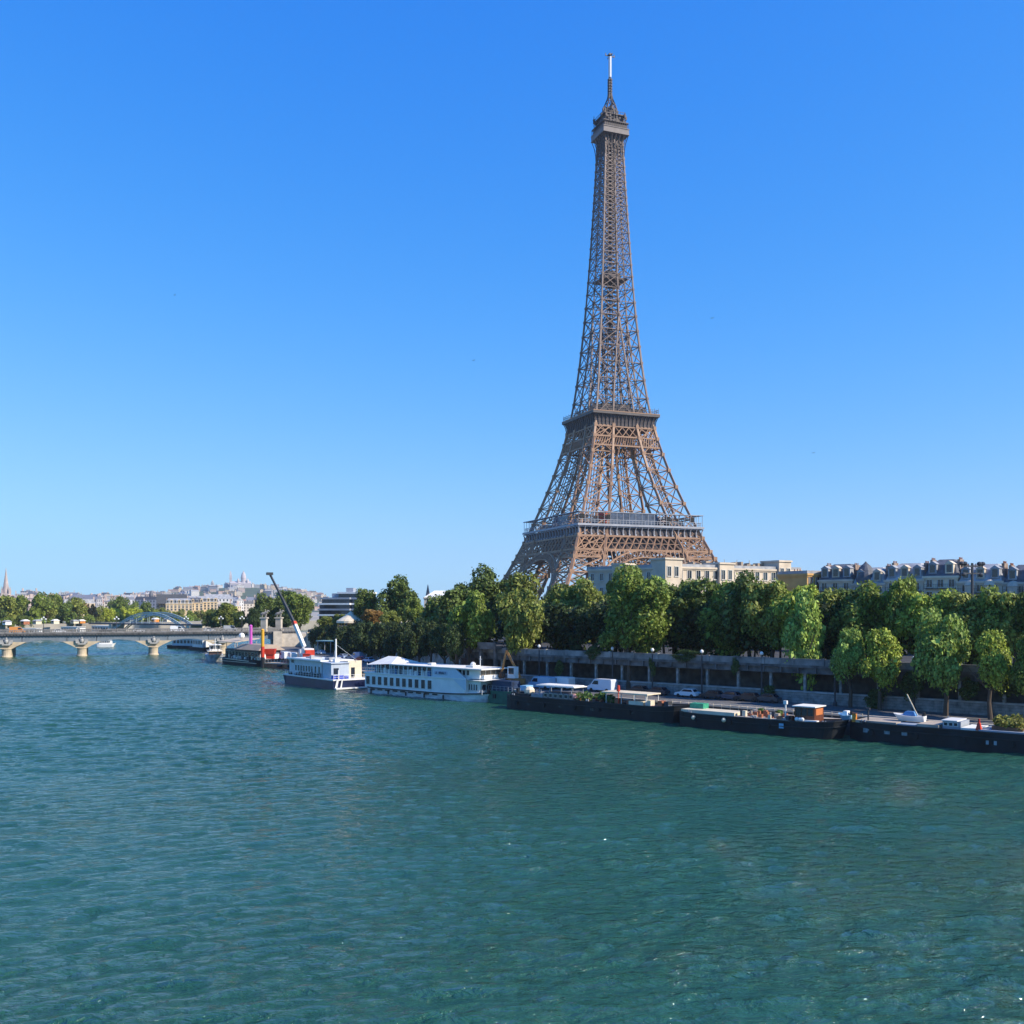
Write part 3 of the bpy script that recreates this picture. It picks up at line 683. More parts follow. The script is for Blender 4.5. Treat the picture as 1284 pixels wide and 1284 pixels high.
vehicle('white van with dark windows parked by the stone wall behind the planted barge', onq(755,-3.5), BT+math.pi, (0.6,0.65,0.72), 'van')
vehicle('small white hatchback parked on the quay behind the barge with the green box', onq(862,-2.6), BT+math.pi, WH)
for px, c, l in ((893,DK,'black car parked just right of the small white hatchback'),(915,(0.03,0.05,0.09),'dark blue car parked second to the right of the white hatchback'),(938,DK,'black car parked third to the right of the white hatchback'),
                 (962,(0.05,0.05,0.06),'dark grey car at the right end of the shaded row on the quay'),(800,DK,'dark car in shade on the quay right of the white van'),(824,(0.03,0.035,0.05),'dark car parked close left of the small white hatchback')):
    vehicle(l, onq(px,-2.6), BT+math.pi, c, 'car', 'cars parked in the shade on the quay')
vehicle('small blue and white truck loaded with an orange crate behind the crane barge', onq(679,-6), BT+math.pi, (0.3,0.45,0.6), 'van', name='parked_van')
for px, Y, c, k, l in ((430,303,(0.35,0.45,0.6),'car','pale blue car parked below the dark trees behind the navy houseboat'),(440,299,SIL,'car','silver car between the pale blue car and the small van on the quay'),
    (449,295,(0.25,0.38,0.55),'van','blue grey van parked under the dark clipped trees'),(452,287,RD,'car','red car parked on the quay near the stern of the white tour boat'),
    (462,282,(0.4,0.5,0.65),'car','light blue car parked to the right of the blue grey van'),(402,330,WH,'car','white car parked behind the mast of the navy houseboat'),
    (500,262,DK,'car','black car in deep shade behind the white tent roof'),(525,243,DK,'car','black car in deep shade behind the middle of the tour boat')):
    p = at(px,Y,2.5); vehicle(l, p, 2.2, c, k, 'cars parked below the dark trees')
for x, y, c, k, l in ((-66,4,ORG,'van','orange van crossing the left part of the bridge'),(-57,4.5,WH,'car','white car on the bridge near the second pier from the left'),(-40,5,DK,'car','dark car crossing above the second arch of the bridge'),
    (-84,4.5,SIL,'car','silver car at the far left end of the bridge'),(-22,4,ORG,'van','orange van on the bridge in front of the footbridge arch'),(-8,5,WH,'car','white car on the bridge right of the orange van'),
    (8,4.5,DK,'car','black car on the bridge above the third arch'),(20,5,(0.5,0.5,0.5),'car','light grey car on the bridge left of the pink post'),(34,4,WH,'van','white van on the bridge behind the pink post'),
    (46,5,WH,'car','white car on the bridge left of the statue plinths'),(54,4.5,SIL,'van','grey van on the bridge close to the left statue plinth'),(-50,9,(0.4,0.1,0.06),'car','dull red car on the far lane of the bridge')):
    vehicle(l, onbr(x,y,8.56), BA, c, k, 'traffic on the road bridge', name='moving_'+k)

# ------------------------------------------------------------------ boats
def hull_rings(L, B, z0, zd, bl, sl, rake=2.0, sheer=0.5, fl=0.86, N=22, srnd=0.7):
    rs = []
    for i in range(N+1):
        x = L*i/N; f = 1.0
        if x > L-bl: f = math.sqrt(max(0.002, 1-((x-(L-bl))/bl)**2))
        if x < sl: f = min(f, srnd+(1-srnd)*math.sqrt(max(0.0, 1-((sl-x)/sl)**2)))
        up = sheer*max(0, (x-(L-bl*1.8))/(bl*1.8))**2 + sheer*0.3*max(0, (sl*1.5-x)/(sl*1.5))**2
        hb = B/2*f; lo = hb*fl; xs = x-rake*max(0, (x-(L-bl))/bl)**1.5
        rs.append([(xs,B/2-lo,z0),(x,B/2-hb,zd+up),(x,B/2+hb,zd+up),(xs,B/2+lo,z0)])
    return rs
def hull(par, L, B, zd, bl, sl, mt, z0=-0.7, name='hull', **k):
    h = MB().loft(hull_rings(L,B,z0,zd,bl,sl,**k)).build(name, mt, par); return h
def railing(L0, L1, y, z, hgt=0.95, step=1.2, mt=WHITE, par=None, ends=None):
    m = MB(); n_ = max(1, int((L1-L0)/step))
    for i in range(n_+1): x = L0+(L1-L0)*i/n_; m.beam((x,y,z),(x,y,z+hgt),0.06)
    for q in (0.5,1.0): m.beam((L0,y,z+hgt*q),(L1,y,z+hgt*q),0.05)
    return m.build('railing', mt, par)
def windows(par, x0, x1, n_, y, z0, z1, fr=0.62, mt=GLASS, frm=WHITE, name='window', th=0.04):
    w_ = (x1-x0)/n_; ww = w_*fr/2
    me = MB().box(-ww,ww,-th,0.02,0,z1-z0).mesh(name, mt)
    f_ = MB(); 
    for a in (-ww-0.05,ww): f_.box(a,a+0.05,-th-0.03,0.02,0,z1-z0)
    f_.box(-ww-.05,ww+.05,-th-.03,0.02,-0.06,0); f_.box(-ww-.05,ww+.05,-th-.03,.02,z1-z0,z1-z0+.06)
    fm = f_.mesh('frame', frm); out_ = []
    for i in range(n_):
        o = inst(name, me, par, (x0+w_*(i+0.5),y,z0)); inst('frame', fm, o); out_.append(o)
    return out_
# white tour boat
L, B = 37.5, 8.0
t = thing('tour_boat', 'white two-deck tour boat with pale canopy roof and two rows of windows', 'boat', (-31.7,212,0), math.atan2(-25,27.2))
hull(t, L, B, 1.25, 9.5, 2.0, mat('worn_white_hull', (0.62,0.64,0.66), 0.5, 0.2, 1.2, stretch=(0.5,1,2)), rake=2.4, sheer=0.7, fl=0.93)
m = MB(); rr = hull_rings(L,B,-0.7,1.25,9.5,2.0,2.4,0.7,0.93)
for a, c in zip(rr, rr[1:]): m.beam(Vector(a[1])+Vector((0,-0.03,-0.06)), Vector(c[1])+Vector((0,-0.03,-0.06)), 0.22); m.beam(Vector(a[2]), Vector(c[2]), 0.2)
for i in range(9): m.box(2.5+i*2.4,3.9+i*2.4,-0.12,0.0,0.75,1.0)
m.build('rubbing_strake', BLACK, t)
m = MB().box(0.4,30.6,0.25,B-0.25,1.27,4.15); m.frustum(30.6,33.4,1.2,B-1.2,1.4,30.6,34.2,1.0,B-1.0,4.0)
lc = m.build('lower_cabin', WHITE, t)
windows(lc, 0.5, 21.6, 11, 0.25, 1.85, 3.55, 0.6, th=0.07)
windows(lc, 30.7, 33.3, 4, 1.05, 2.2, 3.3, 0.5, th=0.07)
for i in range(4):
    y = 1.6+i*1.3; MB().box(33.85,34.12,y,y+0.7,2.3,3.3).build('window', GLASS, lc)
m = MB().box(0.2,30.9,0.1,B-0.1,4.16,4.36); m.frustum(30.9,35.6,0.3,B-0.3,4.1,30.9,36.4,2.0,B-2.0,4.3)
m.build('upper_deck', WHITE, t)
u = MB(); u.box(21.4,27.0,0.2,B-0.2,4.37,6.15)
u.slabxz([(27.0,4.37),(30.4,2.2),(30.9,2.2),(30.9,4.37),(28.0,6.15),(27.0,6.15)],0.14,0.34)
uc = u.build('name_panel', mat('pale_blue_panel', (0.55,0.62,0.70), 0.4, 0.04, 1), t)
MB().box(3.5,21.4,1.1,B-1.1,4.37,5.95).build('saloon', mat('dark_saloon', (0.05,0.055,0.06), 0.3, 0.4, 2), t)
MB().box(22.1,25.7,0.13,0.2,4.85,5.55).build('name_board', mat('name_board_blue', (0.42,0.50,0.62), 0.5, 0.05, 1), t)
GL = {'L':[(0,0,0,2),(0,0,1,0)],'E':[(0,0,0,2),(0,0,1,0),(0,1,.8,1),(0,2,1,2)],'R':[(0,0,0,2),(0,2,1,2),(1,2,1,1),(1,1,0,1),(.3,1,1,0)],'O':[(0,0,0,2),(1,0,1,2),(0,0,1,0),(0,2,1,2)],
 'U':[(0,0,0,2),(1,0,1,2),(0,0,1,0)],'G':[(0,0,0,2),(0,0,1,0),(0,2,1,2),(1,0,1,.9),(.5,.9,1,.9)],'T':[(.5,0,.5,2),(0,2,1,2)],' ':[]}
m = MB()
for i, ch in enumerate('LE ROUGET'):
    for a, b1, c, d in GL[ch]: m.beam((22.35+i*0.35+a*0.21,0.11,4.98+b1*0.21),(22.35+i*0.35+c*0.21,0.11,4.98+d*0.21),0.055)
m.build('lettering', NAVY, t)
m = MB()
for i in range(14): x = 2.7+i*1.42; m.box(x-0.06,x+0.06,0.22,0.36,4.36,6.1)
for i in range(14): x = 2.7+i*1.42; m.box(x-0.06,x+0.06,B-0.36,B-0.22,4.36,6.1)
m.each('canopy_post', WHITE, t)
railing(0.5, 21.2, 0.25, 4.36, 0.9, 1.42, WHITE, t); railing(0.5, 21.2, B-0.3, 4.36, 0.9, 1.42, WHITE, t)
random.seed(5); m = MB()
for i in range(22): x = random.uniform(3,20.5); m.box(x,x+0.45,0.5,0.9,4.36,random.uniform(5.0,5.5),random.randint(0,1))
m.each('folding_seat', [WHITE, BLUE], t)
m = MB(); m.box(8.5,35.2,0.0,B,6.16,6.36); m.box(17.0,18.2,3,4.2,6.36,6.8); m.box(28.4,30.4,2.6,4.6,6.36,6.75); m.ball((29.4,3.6,6.9),0.55)
m.build('roof', CANVAS, t)
m = MB(); A = [(1.2,0,5.95),(9.2,0,6.4),(9.2,B,6.4),(1.2,B,5.95)]; rg = [(3.6,B/2,7.7),(6.6,B/2,7.7)]
m.add(A+rg,[(0,1,5,4),(1,2,5),(2,3,4,5),(3,0,4),(3,2,1,0)]); 
for x, y in ((1.3,0.1),(1.3,B-0.1),(5,0.1),(9.1,0.1)): m.beam((x,y,4.36),(x,y,6.3),0.1)
m.build('marquee', CANVAS, t)
m = MB().box(27.2,33.8,1.0,B-1.0,4.37,6.15); m.box(33.8,34.6,1.4,B-1.4,4.37,5.1)
wh = m.build('wheelhouse', WHITE, t)
windows(wh, 28.0, 31.2, 3, 1.0, 5.0, 5.95, 0.7, th=0.06)
for i in range(4): y = 1.3+i*1.4; MB().box(33.76,33.9,y,y+1.15,4.95,5.95).build('window', mat('wheelhouse_glass', (0.22,0.19,0.15), 0.15, 0.2, 1), wh)
m = MB(); m.beam((34.5,0.9,2),(36.9,3.2,2.3),0.06); m.beam((36.9,3.2,2.3),(36.9,4.8,2.3),0.06); m.beam((36.9,4.8,2.3),(34.5,B-0.9,2),0.06)
for x, y in ((34.5,0.9),(35.7,2.0),(36.9,3.2),(36.9,4.8),(35.7,6.0)): m.beam((x,y,1.4),(x,y,2.4),0.07)
m.build('bow_rail', WHITE, t)
m = MB(); m.box(34.9,36.0,3.2,4.8,1.8,2.5); m.cyl((35.6,1.6,1.7),(35.6,1.6,2.5),0.3); m.box(36.6,37.3,1.6,2.5,0.9,1.7)
m.build('windlass', BLACK, t)
m = MB(); m.beam((31,4,6.3),(31,4,8.6),0.09); m.beam((30.6,4,8),(31.4,4,8),0.06); m.build('mast', WHITE, t)
for i in range(5): MB().cyl((3+i*5.5,-0.25,0.1),(3+i*5.5,-0.25,0.9),0.16,0.16,8).build('fender', BLACK, t)

# navy houseboat
t = thing('houseboat', 'flat navy-hulled houseboat with a white cabin and short white mast', 'boat', (-54,237,0), math.atan2(-19.4,15))
L, B = 24.5, 9.0
m = MB().box(0.5,L,0,B,-0.7,2.0); m.frustum(-0.6,0.5,0.6,B-0.6,-0.7,-1.0,0.5,0,B,2.0); m.build('hull', NAVY, t)
m = MB().box(-1.0,L+0.1,-0.08,B+0.08,2.0,2.28); m.build('gunwale', WHITE, t)
PALE = mat('pale_grey_cabin', (0.55,0.58,0.60), 0.5, 0.08, 0.8)
m = MB().box(0.6,17.2,0.9,B-0.6,2.3,5.9); cb = m.build('cabin', PALE, t)
windows(cb, 3.6, 13.2, 7, 0.9, 3.3, 4.6, 0.6, th=0.06); windows(cb, 13.4, 17.0, 2, 0.9, 3.2, 4.7, 0.45, th=0.06); windows(cb, 1.6, 3.4, 1, 0.9, 5.0, 5.8, 0.9, th=0.06)
m = MB().box(0.2,17.8,0.3,B-0.2,5.9,6.15); m.box(0.4,17.5,0.5,0.75,6.15,6.3); m.build('roof', WHITE, t)
m = MB().box(17.9,22.0,0.8,5.2,2.3,5.6); m.box(17.7,22.3,0.6,5.4,5.6,5.8); fc = m.build('fore_cabin', mat('blue_grey_cabin', (0.42,0.48,0.55), 0.5, 0.08, 1), t)
m = MB().box(17.9,21.2,5.4,B-0.4,2.3,6.0); m.box(21.2,21.5,5.2,B-0.3,2.3,6.1); ec = m.build('end_wall', CREAM, t)
MB().box(21.45,21.6,6.0,6.9,2.4,4.6).build('door', GLASS, ec)
MB().box(21.98,22.1,1.4,2.6,3.3,4.6).build('window', GLASS, fc)
m = MB(); m.cyl((19.2,3.4,5.8),(19.2,3.4,11.0),0.24,0.18,10); m.beam((19.2,3.4,9.8),(15,5,6.1),0.05); m.beam((19.2,3.4,9.8),(22,7.5,6.0),0.05); m.box(18.6,19.8,2.9,4,5.8,6.5); m.build('mast', WHITE, t)
railing(0.0, 17.6, 0.12, 2.28, 0.9, 1.3, WHITE, t)
m = MB()
for i in range(8): y = 0.1+i*1.25; m.beam((L,y,2.28),(L,y,3.2),0.06)
m.beam((L,0.1,3.2),(L,8.9,3.2),0.06); m.beam((L,0.1,2.75),(L,8.9,2.75),0.05); m.beam((22,0.1,3.2),(L,0.1,3.2),0.06); m.build('end_rail', WHITE, t)
m = MB().box(22.6,23.9,0.5,3.0,2.3,3.1); m.box(22.7,23.7,3.3,4.2,2.3,2.9); m.each('deck_box', mat('royal_blue', (0.05,0.09,0.45), 0.5, 0.1, 1), t)
m = MB(); m.beam((24.2,1.4,0.2),(24.3,1.4,4.3),0.22); m.beam((24.6,0.6,0.4),(24.9,0.9,2.3),0.5,0.1); m.beam((24.6,1.8,0.4),(24.9,2.0,2.3),0.3,0.1); m.box(L+0.15,L+1.0,0.2,B-0.4,0.15,0.45); m.build('gangway', WHITE, t)
m = MB().box(14.6,16.8,3,6,6.15,6.7); m.box(4,7.5,3.5,6,6.15,6.45); m.box(9,9.8,2,2.8,6.15,7); m.each('roof_box', ZINC, t)
random.seed(2); m = MB()
for i in range(16): x = random.uniform(1,17); m.box(x,x+0.5,0.2,0.75,2.3,random.uniform(2.8,3.3))
m.each('deck_crate', DKSTEEL, t)

# dark restaurant boat with tan roofs
t = thing('restaurant_boat', 'dark-hulled restaurant boat with tan awning roofs near the bridge', 'boat', (-94.5,322,0), math.atan2(-20.5,18.5))
L, B = 27.5, 9.0
hull(t, L, B, 2.0, 5, 3, DKHULL, sheer=0.4, fl=0.95, rake=1.2)
m = MB().box(2.5,24.8,0.8,B-0.8,2.0,4.9); cb = m.build('cabin', DKSTEEL, t)
windows(cb, 3, 24.5, 10, 0.8, 2.9, 4.2, 0.75, th=0.06, frm=CREAM)
for i in range(3): y = 1.3+i*2.3; MB().box(24.78,24.9,y,y+1.8,2.8,4.3).build('window', WHITE, cb)
m = MB().frustum(9.5,26.4,0.0,B,4.95,11.5,24.5,2.2,B-2.2,6.6); m.build('awning_roof', TAN, t)
m = MB().add([(-4,1,6.9),(10,0.2,6.9),(10,B,8.0),(-4,B,8.0),(-4,1,7.1),(10,0.2,7.1),(10,B,8.2),(-4,B,8.2)],[(0,3,2,1),(4,5,6,7),(0,1,5,4),(1,2,6,5),(2,3,7,6),(3,0,4,7)]); 
for x, y in ((-3.6,1.2),(9.6,0.6),(3,1),(-3.6,8),(9.6,8)): m.beam((x,y,2),(x,y,7.2),0.15)
m.build('flat_awning', mat('pale_tan_awning', (0.52,0.42,0.30), 0.8, 0.08, 0.6), t)
m = MB(); m.beam((-0.3,0.2,1.9),(20,-0.1,1.5),0.25); m.beam((0,0,1.0),(25,-0.1,1.0),0.15); m.build('rubbing_strake', CREAM, t)
m = MB().ball((7.5,4,9.0),1.0); m.cyl((7.5,4,7.9),(7.5,4,8.4),0.2); m.build('radar_dome', WHITE, t)
m = MB(); m.cyl((12.5,4,6.5),(12.5,4,12.2),0.14); m.build('flagpole', WHITE, t)
random.seed(8); m = MB()
for i in range(30): x = random.uniform(1,26); m.box(x,x+0.6,0.15,0.7,2.0,random.uniform(2.4,3.2),random.randint(0,2))
m.box(24.5,26.2,1,7,2.2,2.9,1); m.each('deck_crate', [DKSTEEL,WHITE,CREAM], t)

# smaller boat left of it, bow towards us
t = thing('motor_barge', 'small white and dark motor barge with a low wheelhouse, moored left of the tan-roofed boat', 'boat', (-108.5,352,0), math.atan2(-22,7.5))
hull(t, 22, 6, 1.6, 6, 3, mat('grey_white_hull', (0.45,0.45,0.47), 0.5, 0.3, 0.6), sheer=0.9, fl=0.9)
m = MB().box(4,15,0.9,5.1,1.6,3.1); cb = m.build('cabin', mat('brown_cabin', (0.10,0.06,0.04), 0.5, 0.2, 1), t); windows(cb,4.5,14.5,6,0.9,2.0,2.8,0.6)
m = MB().box(8,12.5,1.3,4.7,3.1,5.2); w2 = m.build('wheelhouse', WHITE, t); windows(w2,8.2,12.2,3,1.3,3.9,4.9,0.75)
for i in range(3): MB().box(12.45,12.6,1.5+i*1.1,2.4+i*1.1,3.9,4.9).build('window', GLASS, w2)
MB().box(7.4,13.3,0.9,5.1,5.2,5.4).build('roof', CANVAS, t)
MB().box(3.5,15.6,0.5,5.5,3.12,3.25).build('cabin_roof', CREAM, t)
m = MB(); m.cyl((13.6,3,3.2),(13.6,3,7.5),0.12); m.beam((13.6,2,6.5),(13.6,4,6.5),0.12); m.build('mast', WHITE, t)
# boats beyond the arches
def simple_boat(label, loc, rz, L, B, hm, cm, zc, name='moored_boat', group=None):
    t = thing(name, label, 'boat', loc, rz, group); hull(t, L, B, 1.4, L*0.2, 2, hm, sheer=0.5)
    cb = MB().box(L*0.15,L*0.72,0.7,B-0.7,1.4,zc).build('cabin', cm, t); windows(cb, L*0.17, L*0.70, 6, 0.7, 1.4+(zc-1.4)*0.35, 1.4+(zc-1.4)*0.8, 0.7)
    MB().box(L*0.12,L*0.76,0.4,B-0.4,zc,zc+0.15).build('roof', WHITE, t)
    MB().box(L*0.74,L*0.8,1.5,B-1.5,1.4,zc*0.9).build('wheelhouse', WHITE, t); return t
simple_boat('small white pleasure boat on open water seen under the second bridge arch', at(120,455,0), 0.15, 8.6, 3.2, WHITE, WHITE, 3.0, 'pleasure_boat')
simple_boat('dark barge with white cabin moored beyond the bridge under its fourth arch', at(207,440,0), -0.5, 24, 6, DKHULL, PALE, 4.4)
simple_boat('white cabin barge moored beyond the fourth arch, right of the dark barge', at(236,425,0), -0.9, 20, 6, DKHULL, WHITE, 5.0)
simple_boat('low brown barge moored under the shaded right-hand arch of the bridge', at(318,370,0), -1.0, 18, 5, DKHULL, RUST, 3.6)
simple_boat('white boat moored along the far bank, leftmost above the bridge parapet', at(0,600,0), -0.1, 30, 7, WHITE, WHITE, 5.5, group='boats moored along the far bank')
simple_boat('white boat moored along the far bank, second from the left above the parapet', at(70,640,0), -0.6, 30, 7, WHITE, WHITE, 5.8, group='boats moored along the far bank')
simple_boat('white boat moored along the far bank behind the left foot of the footbridge', at(108,665,0), -0.6, 34, 8, SKYB, WHITE, 6.0, group='boats moored along the far bank')

# posts and bits by the restaurant boat
def post(label, p, zt, m1, m2, z1, r=0.9):
    t = thing('mooring_post', label, 'post', p); MB().cyl((0,0,-1),(0,0,z1),r,r,14).build('base', m2, t); MB().cyl((0,0,z1),(0,0,zt),r*0.96,r*0.96,14).build('shaft', m1, t)
    MB().lathe([(r*1.05,zt),(r*1.05,zt+0.15),(r*0.3,zt+0.5)],14).build('cap', m1, t); return t
post('tall pink and lilac mooring post rising behind the tan-roofed boat', at(314.5,312,0), 12.2, MAGENTA, DKSTEEL, 3.0, 0.5)
p_ = post('tall yellow mooring post with a red lower half and black foot', at(329.3,298,0), 11.2, YELLOW, BLACK, 3.2, 0.5)
MB().cyl((0,0,3.2),(0,0,6.4),0.56,0.56,14).build('sleeve', RED, p_)
m = MB().frustum(0,2.6,0,2.2,3.9,-0.2,2.9,-0.2,2.4,5.6); m.box(0.2,2.4,0.2,2.0,2.6,3.9)
tag(m.build('red_canopy', RED, None, loc=at(332.5,300,0)), 'small bright red canopy beside the yellow post', 'canopy')
t = thing('floating_jetty', 'low reddish floating jetty between the yellow post and the navy houseboat', 'jetty', at(332,300,0), -0.55)
MB().box(0,14,0,4,-0.4,1.2).build('float', TERRA, t); MB().box(-0.1,14.1,-0.1,4.1,1.2,1.4).build('deck', CREAM, t); railing(0,14,0.1,1.4,1,1.2,WHITE,t)
m = MB(); random.seed(4)
for i in range(9): x = random.uniform(5,13); m.ball((x,-0.6+random.random(),0.7),random.uniform(0.4,0.8),0.7)
m.each('inflatable', mat('dark_rubber', (0.03,0.03,0.035), 0.6, 0.3, 1), t)

# mobile crane
t = thing('mobile_crane', 'white mobile crane with a long telescopic boom raised over the bridge end', 'crane', at(385,288,2.5), 2.0)
MB().box(-5,5,-1.3,1.3,0.9,1.7).build('chassis', WHITE, t)
c_ = MB().box(3.0,5.2,-1.25,1.25,1.7,3.3).build('cab', WHITE, t); MB().box(3.6,5.24,-1.0,1.0,2.3,3.1).build('windscreen', GLASS, c_)
MB().box(-2.6,1.4,-1.4,1.4,1.7,3.8).build('turret', WHITE, t); MB().box(-3.8,-2.6,-1.3,1.3,1.5,3.4).build('counterweight', RED, t)
wm = MB().cyl((0,-0.25,0),(0,0.25,0),0.6,0.6,14).mesh('wheel', RUBBER)
for x in (-3.8,-2.2,1.2,2.8):
    for s_ in (-1,1): inst('wheel', wm, t, (x,s_*1.15,0.6))
Mi = t.matrix_basis.inverted() if False else (Matrix.Translation(t.location) @ Matrix.Rotation(2.0,4,'Z')).inverted()
b0, b1, b2 = [Mi @ v for v in (at(381.5,288,zat(811,288)), at(369,291,zat(781,291)), at(338,297,zat(719,297)))]
m = MB().beam(b0,b1,0.85,0.95); bm_ = m.build('boom', WHITE, t)
MB().beam(b1,b1+(b2-b1)*0.5,0.6,0.7).beam(b1+(b2-b1)*0.5,b2,0.42,0.5).build('boom_extension', DKSTEEL, t)
m = MB(); m.box(b2.x-0.9,b2.x+0.7,b2.y-0.9,b2.y+0.9,b2.z-0.5,b2.z+0.3); m.build('boom_head', DKSTEEL, t)
MB().beam(b1-(b1-b0)*0.08, b1+(b1-b0)*0.04, 0.95, 1.05).build('collar', RED, t)
MB().cyl(b0+Vector((1.6,0,-0.6)), b0+(b1-b0)*0.55, 0.22).build('ram', STEEL, t)
# work van and supplies near the crane
vehicle('white van parked left of the crane base on the quay', at(366,292,2.5), 2.0, WH, 'van'); vehicle('white van parked left of the other white van near the crane', at(357,297,2.5), 2.1, WH, 'van')
MB_ = MB().box(-1,1,-1,1,0,2.4); MB_.box(-1.1,1.1,-1.1,1.1,2.4,2.55)
tag(MB_.build('red_kiosk', RED, None, loc=at(385,281,2.5)), 'small red site cabin standing in front of the crane base', 'cabin')
t = thing('shelter', 'flat-roofed pale green open shelter below the dark trees right of the crane', 'shelter', at(396,335,2.5), -0.6)
MB().box(0,13,0,4,4.2,4.5).build('roof', mat('pale_green_roof', (0.25,0.42,0.42), 0.6, 0.1, 1), t)
pm_ = MB().box(-0.1,0.1,-0.1,0.1,0,4.2).mesh('post', STEEL)
for x in (0.5,6.5,12.5):
    for y in (0.4,3.6): inst('post', pm_, t, (x,y,0))
m = MB()
for i in range(14): m.box(i*0.9,i*0.9+0.9,0,4,0,6.4-i*0.42)
tag(m.build('stone_steps', BEIGE, None, loc=at(384,372,2.5), rz=-1.0), 'pale stone steps going down from the bridge end to the quay', 'steps')

# orange crane arm barge
t = thing('excavator', 'orange excavator with a bent arm and white cab behind the tour boat bow', 'excavator', onq(648,-8), BT)
MB().box(-1.9,1.9,-1.5,-0.8,0,0.8).box(-1.9,1.9,0.8,1.5,0,0.8).build('tracks', RUBBER, t)
OCH = mat('worn_orange', (0.40,0.19,0.06), 0.6, 0.3, 1.5)
MB().box(-1.9,1.2,-1.2,1.2,0.9,1.9).build('body', OCH, t)
c_ = MB().box(-1.2,0.6,-1.35,-0.2,2.0,4.2).build('cab', WHITE, t); MB().box(-0.9,0.4,-1.4,-1.3,2.8,4.0).build('window', GLASS, c_)
Mi = (Matrix.Translation(t.location) @ Matrix.Rotation(BT,4,'Z')).inverted(); Yx = t.location.y
k1, k2, k3 = [Mi @ v for v in (at(652.5,Yx,zat(850,Yx)), at(635,Yx+0.5,zat(816,Yx)), at(629,Yx+1,zat(844,Yx)))]
m = MB().beam(k1,k1+(k2-k1)*0.45,0.42,0.55); m.beam(k1+(k2-k1)*0.42,k2,0.34,0.42); m.build('boom', OCH, t)
m = MB().beam(k2,k3,0.3,0.36); m.build('arm', OCH, t)
m = MB().ball((k3.x,k3.y,k3.z-0.5),0.7,1.1); m.build('grab', RUST, t)
m = MB().beam(k1+Vector((-0.5,0,0.4)),k1+(k2-k1)*0.6+Vector((0,0,0.5)),0.16); m.build('ram', STEEL, t)
t = thing('work_pontoon', 'green steel work barge deck beside the orange excavator', 'pontoon', onq(612,-13.2,0), BT)
MB().box(0,13,0,3.6,-0.5,2.3).build('float', GREEN, t); MB().box(0.5,5.5,0.5,3,2.3,4.2).build('cabin', mat('dark_blue_cabin', (0.02,0.04,0.09), 0.5, 0.2, 1), t)
MB().box(7.5,9.0,0.6,2.6,2.3,3.6).build('tank', SKYB, t); railing(0,13,0.1,2.3,0.9,1.0,STEEL,t)
t = thing('jetty', 'stone-filled jetty with white post and red dinghy between the tour boat and black barge', 'jetty', at(612,192,0), BT)
MB().box(0,5.2,0,5,-0.5,1.5).build('base', mat('brown_jetty', (0.30,0.20,0.15), 0.8, 0.2, 1.5), t); MB().box(3.6,4.3,0.2,0.8,1.5,3.3).build('post', WHITE, t)
MB().ball((1.8,1.2,1.9),0.7,0.5).ball((2.6,1.2,1.9),0.7,0.5).build('dinghy', RED, t); railing(0,5,0.1,1.5,1,0.8,WHITE,t)

# black barges
def barge(label, a, b_, B=5.2, zd=2.3, bl=4, sl=4):
    a = Vector(a); b_ = Vector(b_); d = b_-a
    t = thing('barge', label, 'barge', (a.x,a.y,0), math.atan2(d.y,d.x)); L = d.length
    hull(t, L, B, zd, bl, sl, DKHULL, rake=1.0, sheer=0.5, fl=0.97, srnd=0.55)
    m = MB(); rr = hull_rings(L,B,-0.7,zd,bl,sl,1.0,0.5,0.97,srnd=0.55)
    for p, q in zip(rr, rr[1:]):
        for e in (1,2): m.beam(Vector(p[e])+Vector((0,0,0.06)), Vector(q[e])+Vector((0,0,0.06)), 0.16)
        m.beam(Vector(p[1])+Vector((0,-0.02,-0.7)), Vector(q[1])+Vector((0,-0.02,-0.7)), 0.12)
    m.build('gunwale', BLACK, t)
    for i in range(int(L/6)):
        x = 3.5+i*6+random.uniform(-1,1)
        if x < L-4: MB().lathe([(0.22,-0.1),(0.38,-0.1),(0.38,0.1),(0.22,0.1)],10).build('tyre_fender', RUBBER, t, loc=(x,-0.12,1.25)).rotation_euler = (R(90),0,0)
    for x in (2.2, L*0.5, L-2.5): MB().cyl((x-.2,0.45,zd),(x-.2,0.45,zd+.45),0.11).cyl((x+.2,0.45,zd),(x+.2,0.45,zd+.45),0.11).build('bollard', STEEL, t)
    return t, L
def u_of(t, px, y=0):                                             # local x on a moored thing for a photo column
    a = t.rotation_euler.z; d = Vector((math.cos(a),math.sin(a))); nn = Vector((-d.y,d.x)); q = Vector(t.location[:2])+nn*y; r = (px-CX)/F
    return (r*q.y-q.x)/(d.x-r*d.y)
BUSH = mat('potted_leaves', (0.07,0.13,0.03), 0.7, 0.5, 3)
def bush(m, c, r, n_=60, mi=0):
    for i in range(n_):
        d = Vector((random.gauss(0,1),random.gauss(0,1),random.gauss(0,1))).normalized()*r*random.uniform(0.5,1); p = Vector(c)+d
        a = Vector((random.gauss(0,1),random.gauss(0,1),random.gauss(0,1))).normalized()*0.16; b2 = a.orthogonal().normalized()*0.16
        m.add([p-a,p+b2,p+a,p-b2],[(0,1,2,3)],mi)
def planting(par, spots, name='potted_plant', tint=(0.10,0.17,0.04,1)):
    for c, r in spots:
        m = MB(); bush(m, (c[0],c[1],c[2]+0.5), r, int(90*r/0.6)); o = m.build(name, LEAF, par); o.color = tint
        MB().cyl((c[0],c[1],c[2]-r*0.3),(c[0],c[1],c[2]+0.35),0.22,0.3,8).build('pot', TERRA, o)
random.seed(11)
t, L = barge('long black barge with white canopy, potted plants and cream awning, nearest the tour boat', (-1.7,178.6), (26.2,153.6))
